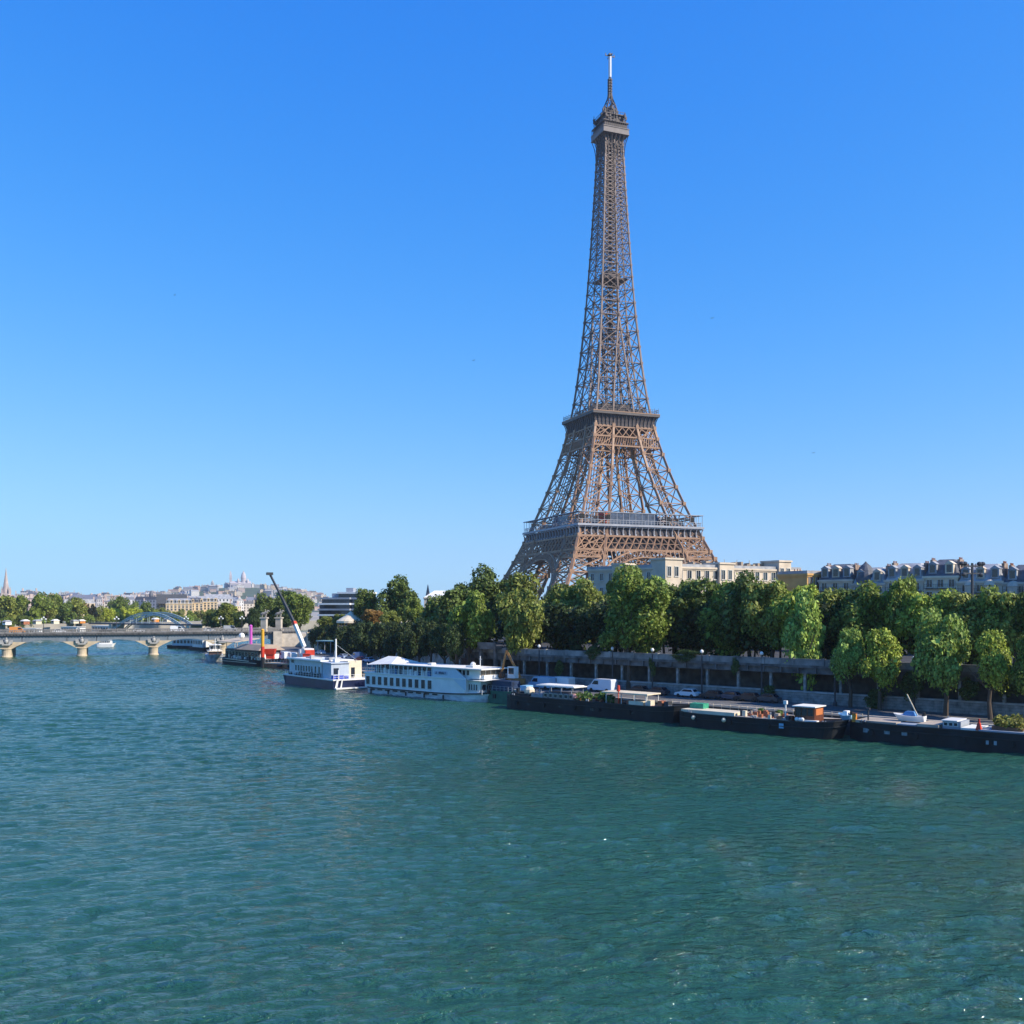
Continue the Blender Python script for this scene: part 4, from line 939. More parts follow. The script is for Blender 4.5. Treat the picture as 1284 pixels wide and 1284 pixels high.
m = MB().box(u_of(t,667),u_of(t,719)-0.6,1.0,4.6,4.35,4.5); m.box(u_of(t,667)+0.4,u_of(t,719)-1.0,1.3,4.3,4.5,4.62); m.build('canopy', CANVAS, t)
m = MB()
for px in (671,684,698,711):
    for y in (1.2,4.4): m.beam((u_of(t,px),y,2.3),(u_of(t,px),y,4.4),0.1)
m.each('canopy_post', STEEL, t)
cb = MB().box(u_of(t,676),u_of(t,716),0.9,4.3,2.3,3.3).build('cabin', mat('dusty_cabin', (0.22,0.19,0.19), 0.7, 0.3, 1.5), t); windows(cb,u_of(t,677),u_of(t,715),6,0.9,2.55,3.1,0.6,frm=CREAM)
m = MB().ball((u_of(t,652),2.5,3.2),1.0,0.8); m.cyl((u_of(t,652),2.5,2.3),(u_of(t,652),2.5,3.3),0.85); m.build('water_tank', CREAM, t)
m = MB(); m.box(u_of(t,636),u_of(t,645),1,4,2.4,2.9); m.cyl((u_of(t,640),2,2.4),(u_of(t,640),2,3.6),0.3); m.beam((u_of(t,634),2,2.5),(u_of(t,634),2,4.6),0.08); m.box(u_of(t,645),u_of(t,660),0.8,1.4,2.4,2.8); m.build('windlass', BLACK, t)
MB().box(u_of(t,658),u_of(t,676),1.2,4.4,2.3,2.8).build('hatch', CONC, t)
planting(t, [((u_of(t,px),random.uniform(0.9,3.8),2.5),random.uniform(0.5,1.0)) for px in (720,724,728,732,735,739,743,747,751,756,762)])
MB().ball((u_of(t,716),1.0,2.9),0.5).build('pink_pot', mat('pink_clay', (0.5,0.25,0.22), 0.7, 0.1, 1), t)
MB().box(u_of(t,751),u_of(t,811)-0.4,0.7,4.6,4.0,4.2).build('awning', CREAM, t)
m = MB()
for px in (756,775,792,806):
    for y in (0.9,4.4): m.beam((u_of(t,px),y,2.3),(u_of(t,px),y,4.02),0.1)
m.each('awning_post', WHITE, t)
MB().box(u_of(t,785),u_of(t,803),0.7,3.0,2.35,2.95).build('bench', CREAM, t)
MB().cyl((u_of(t,774),0.3,1.4),(u_of(t,774),0.3,5.2),0.09).cyl((u_of(t,774),0.3,4.4),(u_of(t,774),0.3,5.4),0.3,0.22).build('red_lantern', RED, t)
m = MB(); 
for px in (757,766,781,806,820,828): m.box(u_of(t,px),u_of(t,px)+0.8,1,2.2,2.35,random.uniform(2.8,3.3),random.randint(0,2))
m.each('deck_crate', [CREAM,TERRA,DKSTEEL], t)
MB().box(u_of(t,812),u_of(t,826),0.5,1.4,1.7,2.4).build('flower_box', mat('pink_flowers', (0.5,0.12,0.2), 0.8, 0.5, 4), t)
for px in (660,700,740,790): MB().box(u_of(t,px),u_of(t,px)+0.7,0.02,0.14,0.9,1.3).build('porthole', GLASS, t)
# pale pontoon walkway behind
a = onq(812,-13.6,0); t = thing('pontoon_walkway', 'long pale planked pontoon walkway between the black barges and the quay', 'pontoon', (a[0],a[1],0), BT)
MB().box(0,36,-1.6,0.5,-0.4,1.9).build('float', DARKC, t); MB().box(0,36,-1.7,0.6,1.9,2.05).build('deck', PLANK, t); railing(0,36,0.5,2.05,0.9,1.5,CREAM,t)
# second barge
t, L = barge('black barge with a long cream hatch, cluttered deck and small red wheelhouse', (24.9,151.9), (44.4,134.8), zd=2.0)
MB().box(u_of(t,850),u_of(t,917),0.9,4.4,2.0,2.55).build('hatch', CREAM, t)
m = MB(); random.seed(21)
for i in range(40):
    x = u_of(t,random.uniform(920,984)); y = random.uniform(0.7,4.2); s_ = random.uniform(0.2,0.7); m.box(x,x+s_,y,y+s_,2.0,2.0+random.uniform(0.2,1.1),random.randint(0,3))
m.each('deck_crate', [CREAM,TERRA,DKSTEEL,PLANK], t)
MB().box(u_of(t,918),u_of(t,985),0.7,4.5,2.0,2.12).build('deck', PLANK, t)
MB().box(u_of(t,852),u_of(t,869),3.0,4.6,2.56,3.3).build('green_tarpaulin', mat('green_tarp', (0.04,0.30,0.18), 0.6, 0.2, 2), t)
w2 = MB().box(u_of(t,992),u_of(t,1017),1.1,4.1,2.0,4.1).build('wheelhouse', mat('varnished_red', (0.13,0.045,0.025), 0.4, 0.2, 1), t)
MB().box(u_of(t,990),u_of(t,1019),0.8,4.4,4.1,4.25).build('roof', CANVAS, w2)
windows(w2,u_of(t,993),u_of(t,1016),3,1.1,2.9,3.9,0.8,frm=RUST); MB().box(u_of(t,1017)-0.02,u_of(t,1017)+0.05,1.5,3.7,3.0,3.9).build('window', mat('orange_blind', (0.55,0.18,0.06), 0.5, 0.1, 1), w2)
MB().box(u_of(t,977),u_of(t,982.5),-0.08,0.06,1.0,1.7).build('blue_sign', SKYB, t)
m = MB(); m.cyl((u_of(t,979),1.5,2),(u_of(t,979),1.5,4.4),0.12); m.box(u_of(t,979)-0.25,u_of(t,979)+0.25,1.3,1.7,4.3,4.8); m.build('chimney', WHITE, t)
m = MB()
for px in (870,908): m.ball((u_of(t,px),-0.1,1.5),0.35)
m.each('fender', CREAM, t)
m = MB(); 
for px in (997,1001,1004): m.ball((u_of(t,px),0.5,2.4),0.3)
m.box(u_of(t,1005),u_of(t,1022),0.5,1.3,2.1,2.35); m.each('deck_box', WHITE, t)
planting(t, [((u_of(t,px),3.6,2.3),0.5) for px in (940,963,986)])
# third barge
t, L = barge('longest black barge with pale planked deck, small boats aboard and square hull windows', (45.6,136.0), (92,96), B=6.0, zd=2.4)
def deckpiece(a, b_, z, y0=0.5, y1=5.3, mt=PLANK, nm='deck_panel'): return MB().box(u_of(t,a),u_of(t,b_),y0,y1,2.4,z).build(nm, mt, t)
deckpiece(1071,1122,2.75); deckpiece(1123,1147,2.65,mt=STEEL); deckpiece(1148,1175,2.85); deckpiece(1203,1224,2.75,mt=CANVAS)
deckpiece(1226,1300,2.7,0.3,5.6,STEEL,'side_deck')
cb = deckpiece(1178,1201,3.4,1.2,4.8,STEEL,'cabin'); MB().box(u_of(t,1177),u_of(t,1197),1.0,5.0,3.4,3.52).build('roof', WHITE, cb); windows(cb,u_of(t,1179),u_of(t,1198),3,1.2,2.8,3.2,0.7)
for px in (1086,1112,1134): MB().box(u_of(t,px-3.5),u_of(t,px+3.5),-0.02,0.1,1.2,1.75).build('window', mat('pale_hull_window', (0.22,0.25,0.28), 0.3, 0.3, 3), t)
for px in (1238,1248): MB().box(u_of(t,px-1.8),u_of(t,px+1.8),-0.02,0.1,0.95,1.45).build('porthole', STEEL, t)
def boxpost(px, y, z1): 
    o = MB().box(u_of(t,px-2.3),u_of(t,px+2.3),y,y+0.5,2.4,z1).build('red_post', ORANGE if px < 1200 else RED, t); MB().box(u_of(t,px-2.6),u_of(t,px+2.6),y-0.05,y+0.55,z1,z1+0.12).build('cap', RUST, o)
boxpost(1068,0.7,3.5); MB().box(u_of(t,1225.5)-0.1,u_of(t,1225.5)+0.1,0.6,0.8,2.4,4.0).frustum(u_of(t,1222),u_of(t,1229),0.3,1.0,2.6,u_of(t,1224),u_of(t,1227),0.5,0.9,3.5).build('red_cone_marker', RED, t)
MB().box(u_of(t,1084),u_of(t,1085.5),1.0,1.2,2.4,4.2).box(u_of(t,1082),u_of(t,1087),0.9,1.3,4.2,4.4).build('deck_lamp', DKSTEEL, t)
for i in range(10):
    m = MB(); px = 1242+i*3.6; bush(m, (u_of(t,px),random.uniform(1.5,4.2),3.5+random.uniform(-.2,.5)), random.uniform(0.55,0.9), 130); o = m.build('shrub', LEAF, t); o.color = (0.22,0.22,0.045,1)
MB().box(u_of(t,1240),u_of(t,1278),1.2,4.6,2.7,3.15).build('planter', RUST, t)
MB().beam((u_of(t,1172),5.5,2.4),(u_of(t,1172),5.5,3.6),0.12).build('bollard', STEEL, t)
def dinghy(label, px0, px1, y, z, hm, cm, par=t):
    a = t.rotation_euler.z; d = Vector((math.cos(a),math.sin(a))); nn = Vector((-d.y,d.x))
    u0, u1 = u_of(t,px0,y), u_of(t,px1,y); p = Vector(t.location[:2])+d*u1+nn*(y+1.9)
    b = thing('dinghy', label, 'boat', (p.x,p.y,z), a+math.pi); Lq = u1-u0
    hull(b, Lq, 1.9, 0.75, Lq*0.4, 0.6, hm, z0=0.05, rake=0.7, sheer=0.25, fl=0.5, N=12)
    MB().frustum(Lq*0.25,Lq*0.68,0.3,1.6,0.8,Lq*0.32,Lq*0.58,0.45,1.45,1.35).build('cover', cm, b)
    MB().box(0.0,0.35,0.7,1.2,0.5,1.3).build('outboard', BLACK, b); return b
dinghy('small light blue dinghy lying on the barge deck left of the orange post', 1048, 1066, 0.8, 2.42, SKYB, WHITE)
b = dinghy('blue and white sailing dinghy with a leaning pole on the long barge deck', 1117, 1157, 2.6, 2.75, WHITE, BLUE)
MB().beam((1.0,0.9,0.8),(2.4,0.9,3.6),0.12).build('pole', CREAM, b)

# quay lamps and street lamps
ql = None
for i, px in enumerate([676,768,818,880,955,1047,1146,1243]):
    lb = f'{ordn(i)} slim globe lamp from the left along the foot of the stone river wall'
    p = onq(px,-0.6)
    if ql is None: ql = lamp_post('quay_lamp', lb, p, 7.6, 'lamps along the river wall', False)
    else: c_ = copy_tree(ql); c_.location = p; c_['label'] = lb
# tall multi-arm mast among the roofs
t = thing('floodlight_mast', 'tall dark mast with two long arms of spotlights in front of the mansard roofs', 'mast', at(1219,192,8.8), 0.35)
zt = zat(706,192)-8.8
MB().lathe([(0.4,0),(0.3,zt*0.5),(0.22,zt)],8).build('pole', DKSTEEL, t)
m = MB(); m.beam((-2.6,0,zt-0.6),(2.6,0,zt-0.6),0.3); m.beam((-2.2,0,zt-2.0),(2.2,0,zt-2.0),0.24)
for i in range(7): m.beam((-2.6+i*0.87,0,zt-0.9),(-2.6+i*0.87,0,zt-0.1),0.1)
m.build('arm', DKSTEEL, t)
fl_ = MB().ball((0,0,0),0.5,0.8).mesh('spotlight', DKSTEEL)
for x in (-2.6,-1.8,1.8,2.6): inst('spotlight', fl_, t, (x,0,zt-0.1))
for x in (-2.1,2.1): inst('spotlight', fl_, t, (x,0,zt-2.2))
# ------------------------------------------------------------------ buildings
WINF = mat('window_frame', (0.55,0.54,0.50), 0.6, 0.05, 1)
def win_mesh(w_, h_): 
    return MB().box(-w_/2,w_/2,-0.03,0.02,0,h_).mesh('pane', GLASS), MB().box(-w_/2-.14,-w_/2,-0.16,0.02,-0.1,h_+.1).box(w_/2,w_/2+.14,-.16,.02,-.1,h_+.1).box(-w_/2-.2,w_/2+.2,-.24,.02,-.24,-.1).box(-w_/2-.16,w_/2+.16,-.18,.02,h_+.1,h_+.26).box(-.04,.04,-.06,.02,0,h_).mesh('window', WINF)
def building(name, label, loc, rz, L, D, z0, zc, floors, bays, wallm, roof='flat', roofm=ZINC, roofh=4.0, group=None, wfrom=0, sides=True, ww=1.3, wh=2.1, dorm=None, chim=2, balcony=True, cat='building', seed=0):
    rnd = random.Random(seed+int(L*10)); t = thing(name, label, cat, loc, rz, group)
    MB().box(0,L,0,D,z0,zc).build('wall', wallm, t)
    fh = (zc-z0)/floors; pm_, fm = win_mesh(ww, wh)
    m = MB()
    m.box(-0.35,L+0.35,-0.45,D+0.35,zc-0.5,zc+0.02); m.box(-0.15,L+0.15,-0.2,D+0.15,zc-0.9,zc-0.5)
    for f in range(wfrom, floors): m.box(-0.12,L+0.12,-0.16,D+0.12,z0+fh*f-0.12,z0+fh*f+0.12)
    m.build('cornice', wallm, t)
    n_ = 0
    for f in range(wfrom, floors):
        for i in range(bays):
            x = L*(i+0.5)/bays; o = inst('window', fm, t, (x,0,z0+fh*f+fh*0.22)); inst('pane', pm_, o); n_ += 1
        if sides:
            nb = max(1, int(D/4))
            for i in range(nb):
                for X, a in ((0,-math.pi/2),(L,math.pi/2)):
                    if (X == 0) == (sides == 'R'): continue
                    o = inst('window', fm, t, (X,D*(i+0.5)/nb,z0+fh*f+fh*0.22), a); inst('pane', pm_, o)
    if balcony:
        for f in (floors-1, floors-3):
            if f < wfrom: continue
            m = MB()
            z = z0+fh*f+fh*0.12; m.box(0.3,L-0.3,-0.9,-0.02,z-0.16,z)
            m.box(0.3,L-0.3,-0.9,-0.85,z+0.95,z+1.02)
            for i in range(int(L/0.45)): m.box(0.35+i*0.45,0.39+i*0.45,-0.89,-0.86,z,z+0.95)
            m.build('balcony', DKSTEEL, t)
    if roof == 'mansard':
        r = MB().frustum(0.1,L-0.1,0.1,D-0.1,zc+0.02,1.0,L-1.0,1.5,D-1.5,zc+roofh); r.frustum(1.0,L-1.0,1.5,D-1.5,zc+roofh,2.2,L-2.2,4.5,D-4.5,zc+roofh+1.4)
        rf = r.build('roof', roofm, t)
        for i in range(dorm or bays):
            x = L*(i+0.5)/(dorm or bays)
            d = MB().box(x-0.95,x+0.95,0.15,2.4,zc+0.6,zc+2.9); d.slabxz([(x-1.15,zc+2.9),(x+1.15,zc+2.9),(x,zc+3.7)],0.0,2.6).build('dormer', wallm if i % 2 else ZINC, rf)
            MB().box(x-0.6,x+0.6,0.1,0.16,zc+0.9,zc+2.7).build('dormer_window', GLASS, rf)
    elif roof == 'hip':
        rf = MB().add([(-.2,-.2,zc+.02),(L+.2,-.2,zc+.02),(L+.2,D+.2,zc+.02),(-.2,D+.2,zc+.02),(min(D,L)/2*.9,D/2,zc+roofh),(L-min(D,L)/2*.9,D/2,zc+roofh)],[(0,1,5,4),(1,2,5),(2,3,4,5),(3,0,4)]).build('roof', roofm, t)
    else:
        rf = MB().box(0.3,L-0.3,0.3,D-0.3,zc+0.02,zc+0.35).box(-.2,L+.2,-.2,.1,zc+.02,zc+.8).box(L-.1,L+.2,.1,D,zc+.02,zc+.8).box(-.2,.1,.1,D,zc+.02,zc+.8).build('roof', roofm, t)
    top = zc+(roofh+0.6 if roof != 'flat' else 0.3)
    for i in range(chim):
        x = (0.7 if i == 0 else L-0.7) if i < 2 else L*rnd.uniform(.3,.7)
        c = MB().box(x-0.3,x+0.3,D*.25,D*.25+3.0,zc+0.3,top+rnd.uniform(0.3,1.2)); h_ = c.v[-1][2]
        q = c.build('chimney', mat('chimney_brick', (0.30,0.22,0.17), 0.9, 0.3, 1), rf)
        MB().cyl((x,D*.25+.5,h_),(x,D*.25+.5,h_+.5),.13).cyl((x,D*.25+1.4,h_),(x,D*.25+1.4,h_+.5),.13).cyl((x,D*.25+2.4,h_),(x,D*.25+2.4,h_+.5),.13).each('chimney_pot', TERRA, q)
    return t, rf
# palace-like stone block in front of the tower: one wing faces the river, the long wing faces us
c0 = at(836,270); G = 8.8
LIM = mat('limestone', (0.60,0.50,0.38), 0.85, 0.12, 0.35, bump=0.2)
u = Vector((.85,.53)).normalized(); ang = math.atan2(u.y,u.x)
t, rf = building('stone_palace', 'long pale limestone block with a corner pavilion in front of the tower foot', (c0.x,c0.y,0), ang, 52, 14, G, 29.2, 5, 16, LIM, 'flat', ZINC, wfrom=2, sides=False, chim=0, balcony=False, ww=1.4, wh=2.4)
m = MB(); m.box(-1.5,4.5,-1.2,5,G,31.0); m.box(-1.8,4.8,-1.5,5.3,31.0,31.5)
m.box(18.5,24,-1.0,5,G,30.2); m.box(18.2,24.3,-1.3,5.3,30.2,30.7); m.box(42,47,-1.0,6,G,31.4); m.box(41.7,47.3,-1.3,6.3,31.4,31.9); m.each('pavilion_bay', LIM, t)
for x0_, n_, zz in ((-0.2,2,26.6),(19.8,2,26.0),(43.2,2,27)):
    for i in range(n_): 
        p, f = win_mesh(1.2,2.4); o = inst('window', f, t, (x0_+i*2.6,(-1.2 if x0_ < 0 else -1.0),zz)); inst('pane', p, o)
m = MB(); random.seed(6)
for i in range(22): x = random.uniform(1,51); m.box(x,x+random.uniform(.5,1.6),5,7,29.3,29.3+random.uniform(.6,2.2))
for i in range(10): x = 2+i*5; m.beam((x,6,29.3),(x,6,32.0),0.1)
m.each('roof_plant', TAN, t)
m = MB(); nn = Vector((-u.y,u.x))
a2 = math.atan2(.66,-.75); e = Vector((math.cos(a2),math.sin(a2)))
st = c0.xy + e*26.5
t, rf = building('stone_wing', 'shaded grey stone wing with small windows left of the corner pavilion, partly behind a tree', (st.x,st.y,0), a2+math.pi, 25.5, 12, G, 29.0, 5, 8, LIM, 'flat', ZINC, wfrom=2, sides=False, chim=0, balcony=False, ww=1.1, wh=1.8)
MB().box(9,13.5,-0.9,4,G,30.0).box(8.8,13.7,-1.1,4.2,30.0,30.5).build('pavilion_bay', LIM, t)
# mansard row facing the river
row0 = Vector((76.4,266.6)); rd = Vector((.75,-.66)).normalized(); ra = math.atan2(rd.y,rd.x)
specs = [(9,26.6,'mansard',LIM,'low mansard house with pale dormers next to the ochre gable'),
 (8.5,25.5,'mansard',STONE,'narrow mansard house with a round bell-shaped slate turret'),
 (9.5,26.3,'mansard',LIM,'mansard house with dark slate roof right of the bell-shaped turret'),
 (8,27.0,'mansard',CREAM,'cream-fronted house with the tallest dark roof in the middle of the row'),
 (10,25.6,'mansard',LIM,'wide stone house with bay windows left of the floodlight mast'),
 (8,25.2,'mansard',STONE,'brick-sided mansard house directly behind the floodlight mast'),
 (13,26.0,'flat',WHITE,'white flat-roofed modernist block with long glazed terraces right of the mast'),
 (10,24.6,'mansard',LIM,'mansard house at the right-hand end of the row of roofs')]
pos = 6.0
t, rf = building('ochre_house', 'plain ochre gable house at the left end of the mansard row', (*at(1012,262).xy,0), ang, 8, 10, G, 27.0, 5, 3, mat('ochre_wall', (0.58,0.34,0.12), 0.85, 0.08, 0.6), 'flat', ZINC, wfrom=3, chim=1, sides=False)
for i, (Lb, zc, rt, wm_, lb) in enumerate(specs):
    p = row0+rd*pos
    t, rf = building('mansard_house' if rt == 'mansard' else 'modern_block', lb, (p.x,p.y,0), ra, Lb-0.15, 13, G, zc-1.3 if rt == 'mansard' else zc+1.6, 5, max(3,int(Lb/2.6)), wm_, rt, SLATE if i in (0,3,5) else ZINC, 2.8, group='row of mansard-roofed apartment houses', wfrom=2, sides=('L' if i%2 else False), seed=i, dorm=max(2,int(Lb/3)))
    if 'turret' in lb and 'narrow' in lb: MB().lathe([(2.4,20),(2.4,24.0),(2.6,24.1),(2.5,26.0),(2.0,27.6),(1.2,28.8),(0.5,29.4),(0.08,29.9)],14,(2.6,2.2)).build('turret', SLATE, t)
    if i in (4,5,7):
        for q in range(2): MB().lathe([(1.3,G+4),(1.3,zc-2.4),(1.45,zc-2.3),(0.9,zc-1.2),(0.1,zc-0.9)],10,(Lb*(0.28+0.44*q),-0.1)).build('bay_window', wm_, t)
    if rt == 'flat':
        for q in range(3): MB().box(0.4,Lb-0.6,-0.3,-0.05,G+9+q*3.4,G+10.9+q*3.4).build('window_band', GLASS, t)
        MB().box(1,Lb-2,3,10,zc+1.6,zc+3.6).build('penthouse', WHITE, t)
    pos += Lb
# stepped dark-glass block, hall, white-roofed building, carousel behind the clipped trees
GA = mat('grey_cladding', (0.30,0.33,0.38), 0.5, 0.15, 0.3)
for px, W2, lb, zt_ in ((400,17,'left one of the two stepped grey glass apartment blocks','z'),(418,19,'right and taller one of the two stepped grey glass apartment blocks','z')):
    Y = 520; p = at(px,Y); zt1 = zat(746 if px < 410 else 742, Y)
    t = thing('terraced_block', lb, 'building', (p.x,p.y,0), -0.25, 'stepped modern apartment blocks')
    z = 8.8; i = 0
    while z < zt1-2:
        ins = max(0, (z-17)*0.35); MB().box(ins*0.9,W2-ins*0.4,ins,14,z,z+2.0).build('storey', GLASS, t); MB().box(ins*0.9-0.5,W2-ins*0.4+0.5,ins-0.9,14,z+2.0,z+2.9).build('terrace', WHITE if i % 2 else GA, t); z += 2.9; i += 1
    MB().box(5,9,5,9,z,z+2.2).build('roof_box', GA, t)
t, rf = building('white_hall', 'low white-roofed building between the treetops left of the big tree', (*at(532,430).xy,0), 0.1, 17, 10, G, zat(749,430), 4, 5, STONE, 'hip', WHITE, 3.0, wfrom=2, sides=False, chim=0, balcony=False)
t = thing('carousel', 'round carousel with a cream tented roof above the clipped trees', 'carousel', at(440,345,8.8))
zt1 = zat(768,345)-8.8
MB().lathe([(5.0,0),(5.0,0.5)],20).build('base', CREAM, t); MB().lathe([(1.2,0.5),(1.2,zt1-2.5)],10).build('drum', TERRA, t)
MB().lathe([(5.0,zt1-3.6),(5.0,zt1-2.9),(3.0,zt1-1.6),(1.0,zt1-0.3),(0.15,zt1+0.5)],20).build('roof', CREAM, t)
pm_ = MB().cyl((0,0,0.5),(0,0,zt1-2.5),0.1).mesh('pole', YELLOW)
for i in range(10): inst('pole', pm_, t, (4.6*math.cos(i*.628),4.6*math.sin(i*.628),0))

# ------------------------------------------------------------------ footbridge with a pale arch, beyond the road bridge
p0, p1 = Vector((-249,620)), Vector((-187,578)); dd = p1-p0
t = thing('arch_footbridge', 'pale blue-grey steel arch footbridge beyond the road bridge', 'footbridge', (p0.x,p0.y,0), math.atan2(dd.y,dd.x)); L = dd.length
for y in (0,8):
    m = MB(); prev = None
    for i in range(25):
        f = i/24; x = L*f; z = 4.0+11.2*(1-(2*f-1)**2); cur = (Vector((x,y,z)),Vector((x,y,z-1.3)))
        if prev: m.beam(prev[0],cur[0],0.5); m.beam(prev[1],cur[1],0.5); m.beam(prev[0],cur[1],0.25)
        m.beam(cur[0],cur[1],0.25)
        if i % 2 == 0 and z > 8.8: m.beam(cur[1],(x,y,8.2),0.18)
        prev = cur
    m.build('arch', mat('pale_arch', (0.42,0.50,0.50), 0.5, 0.05, 0.5), t)
MB().box(-24,L+24,-0.3,8.3,7.6,8.4).build('deck', DKSTEEL, t); railing(-24,L+24,-0.2,8.4,1.1,1.5,STEEL,t)
MB().box(-1.5,1.5,-1,9,-1,7.6).build('pier', STONE, t); MB().box(L-1.5,L+1.5,-1,9,-1,7.6).build('pier', STONE, t)

# ------------------------------------------------------------------ city beyond, hill, basilica, spire
HX, HY0 = -1200, 4500
def hillz(x, y): return 8+76*math.exp(-((x-HX)/430)**2-((y-HY0)/560)**2)+30*math.exp(-((x-HX+330)/560)**2-((y-HY0+100)/600)**2)+10*math.exp(-((x-HX-230)/260)**2-((y-HY0)/500)**2)
m = MB(); NX, NY = 60, 40; xs = np.linspace(-3600,1200,NX); ys = np.linspace(2300,5950,NY)
m.v = [(x,y,hillz(x,y) if 0 < i < NX-1 and 0 < j < NY-1 else 5) for j, y in enumerate(ys) for i, x in enumerate(xs)]
m.f = [(j*NX+i,j*NX+i+1,(j+1)*NX+i+1,(j+1)*NX+i) for j in range(NY-1) for i in range(NX-1)]; m.m = [0]*len(m.f)
struct(m.build('hill', mat('hill_green', (0.07,0.10,0.05), 0.9, 0.4, 0.01), smooth=True))
WALLS = [mat('town_wall_%s' % nm, c, 0.85, 0.12, 0.02) for nm, c in (('ivory',(0.62,0.55,0.46)),('white',(0.66,0.64,0.62)),('grey',(0.42,0.41,0.42)),('sand',(0.60,0.48,0.33)),('rose',(0.52,0.41,0.36)))]
ROOFS = [SLATE, ZINC, mat('town_roof', (0.20,0.21,0.25), 0.6, 0.15, 0.02), mat('town_roof_tile', (0.30,0.19,0.15), 0.8, 0.15, 0.02)]
rnd = random.Random(9)
def house_mesh(wm_, rm_, L, D, H, style, cell=True):
    m = MB().box(0,L,0,D,-12,H)
    if style == 0: m.frustum(0,L,0,D,H,1.2,L-1.2,1.2,D-1.2,H+3.5,1)
    elif style == 1: m.box(-.3,L+.3,-.3,D+.3,H,H+.8,1); m.box(L*.3,L*.6,D*.3,D*.7,H+.8,H+3,0)
    else: m.slabyz([(-.3,H),(D+.3,H),(D/2,H+4.5)],0,L,1)
    nf, nb = max(2,int(H/3.6)), max(3,int(L/3.4))
    for f in range(nf):
        for i in range(nb): x = L*(i+.5)/nb; z = H-(f+.7)*3.4; m.box(x-.6,x+.6,-.06,0.02,z,z+1.9,2); 
        for i in range(3): y = D*(i+.5)/3; z = H-(f+.7)*3.4; m.box(L-.02,L+.06,y-.6,y+.6,z,z+1.9,2)
    for x in (.8,L-.8): m.box(x-.5,x+.5,D*.3,D*.6,H,H+5.5,3)
    return m.mesh('town_house', [wm_, rm_, GLASS, WALLS[4]])
protos = [house_mesh(WALLS[i % 5], ROOFS[(i*3) % 4], rnd.uniform(16,30), rnd.uniform(12,16), rnd.uniform(12,20), i % 3) for i in range(14)]
def town(n_, fn, label, group, name='town_house'):
    for i in range(n_):
        x, y, z, a, s_ = fn(i); o = inst(name, rnd.choice(protos), None, (x,y,z), a, (s_,s_,s_)); tag(o, label, 'house', group)
def f_hill(i):
    px = rnd.uniform(150,420); y = 4600-rnd.uniform(0,1)**1.2*1300; x = (px-CX)/F*y
    return x, y, hillz(x,y)-3, rnd.uniform(-.6,.9), rnd.uniform(.9,1.35)
town(298, f_hill, 'pale house among many covering the distant hillside below the white basilica', 'houses covering the distant hill')
def f_mid(i):
    px = 8+i*(345/70)+rnd.uniform(-3,3); y = rnd.uniform(900,1900); top = rnd.uniform(746,754) if px < 180 else rnd.uniform(749,757)
    return (px-CX)/F*y, y, zat(top,y)-19, rnd.uniform(-.5,.7), rnd.uniform(.9,1.15)
town(70, f_mid, 'pale city house with grey roof on the skyline between the treetops and the hill', 'city houses along the skyline')
def f_mid2(i):
    px = -10+i*(200/28); y = rnd.uniform(2200,3200); return (px-CX)/F*y, y, zat(rnd.uniform(745,751),y)-18, rnd.uniform(-.5,.7), rnd.uniform(1,1.5)
town(28, f_mid2, 'faint distant house on the far skyline left of the hill', 'far skyline houses')
# sunlit sand-coloured blocks above the trees
SANDW = mat('sand_block', (0.66,0.50,0.30), 0.85, 0.08, 0.1)
for px, Lb, tp, Y, rt, lb, wm_, rm_ in ((196,24,750,900,'flat','wide block with a dark blue-grey roof storey left of the sand-coloured blocks',STONE,SLATE),(208,22,752,860,'mansard','sand-coloured block left of the two matching ones',SANDW,ZINC),
       (234,14,751,870,'mansard','middle one of the sunlit sand-coloured blocks',SANDW,SLATE),(246,18,750,880,'mansard','right one of the sunlit sand-coloured blocks',SANDW,ZINC)):
    p = at(px,Y); building('city_block', lb, (p.x,p.y,0), 0.35, Lb, 16, G, zat(tp,Y)-(3.4 if rt == 'mansard' else 0), 6, int(Lb/3), wm_, rt, rm_, 3.2, group='sand-coloured blocks above the far trees', wfrom=3, sides=False, balcony=False, ww=1.5, wh=2.0, chim=1)
p = at(196,890); tag(MB().box(0,26,0,12,18,26.5).build('rooftop_hall', SLATE, None, loc=(p.x,p.y,zat(745,890)-26.5), rz=0.3), 'large dark slate-blue rooftop hall rising left of the sand-coloured blocks', 'building')
# basilica
bz = hillz(HX,HY0)
p = at(303,4420); bz = hillz(p.x,p.y)-6
t = thing('basilica', 'white domed basilica with a tall bell tower on top of the distant hill', 'church', (p.x,p.y,bz), 0.2)
BAS = mat('basilica_stone', (0.50,0.45,0.46), 0.8, 0.06, 0.02)
MB().box(-48,40,-16,16,-10,24).slabyz([(-16,24),(16,24),(0,33)],-48,40).build('nave', BAS, t)
def dome(x, y, r, z0, z1, nm='dome'):
    h_ = z1-z0; return MB().lathe([(r,z0),(r,z0+h_*.42),(r*1.08,z0+h_*.44),(r*.98,z0+h_*.55),(r*.8,z0+h_*.7),(r*.5,z0+h_*.84),(r*.22,z0+h_*.9),(r*.22,z0+h_*.95),(.4,z1)],14,(x,y)).build(nm, BAS, t)
dome(8,0,11.5,20,80); dome(-14,-8,5.5,20,48); dome(26,-9,5.5,20,46); dome(-14,10,5.5,20,46); dome(26,10,5.5,20,46)
MB().box(-52,-42,-5,5,-10,60).box(-53,-41,-6,6,44,46).frustum(-52,-42,-5,5,60,-47.6,-46.4,-.6,.6,80).build('bell_tower', BAS, t)
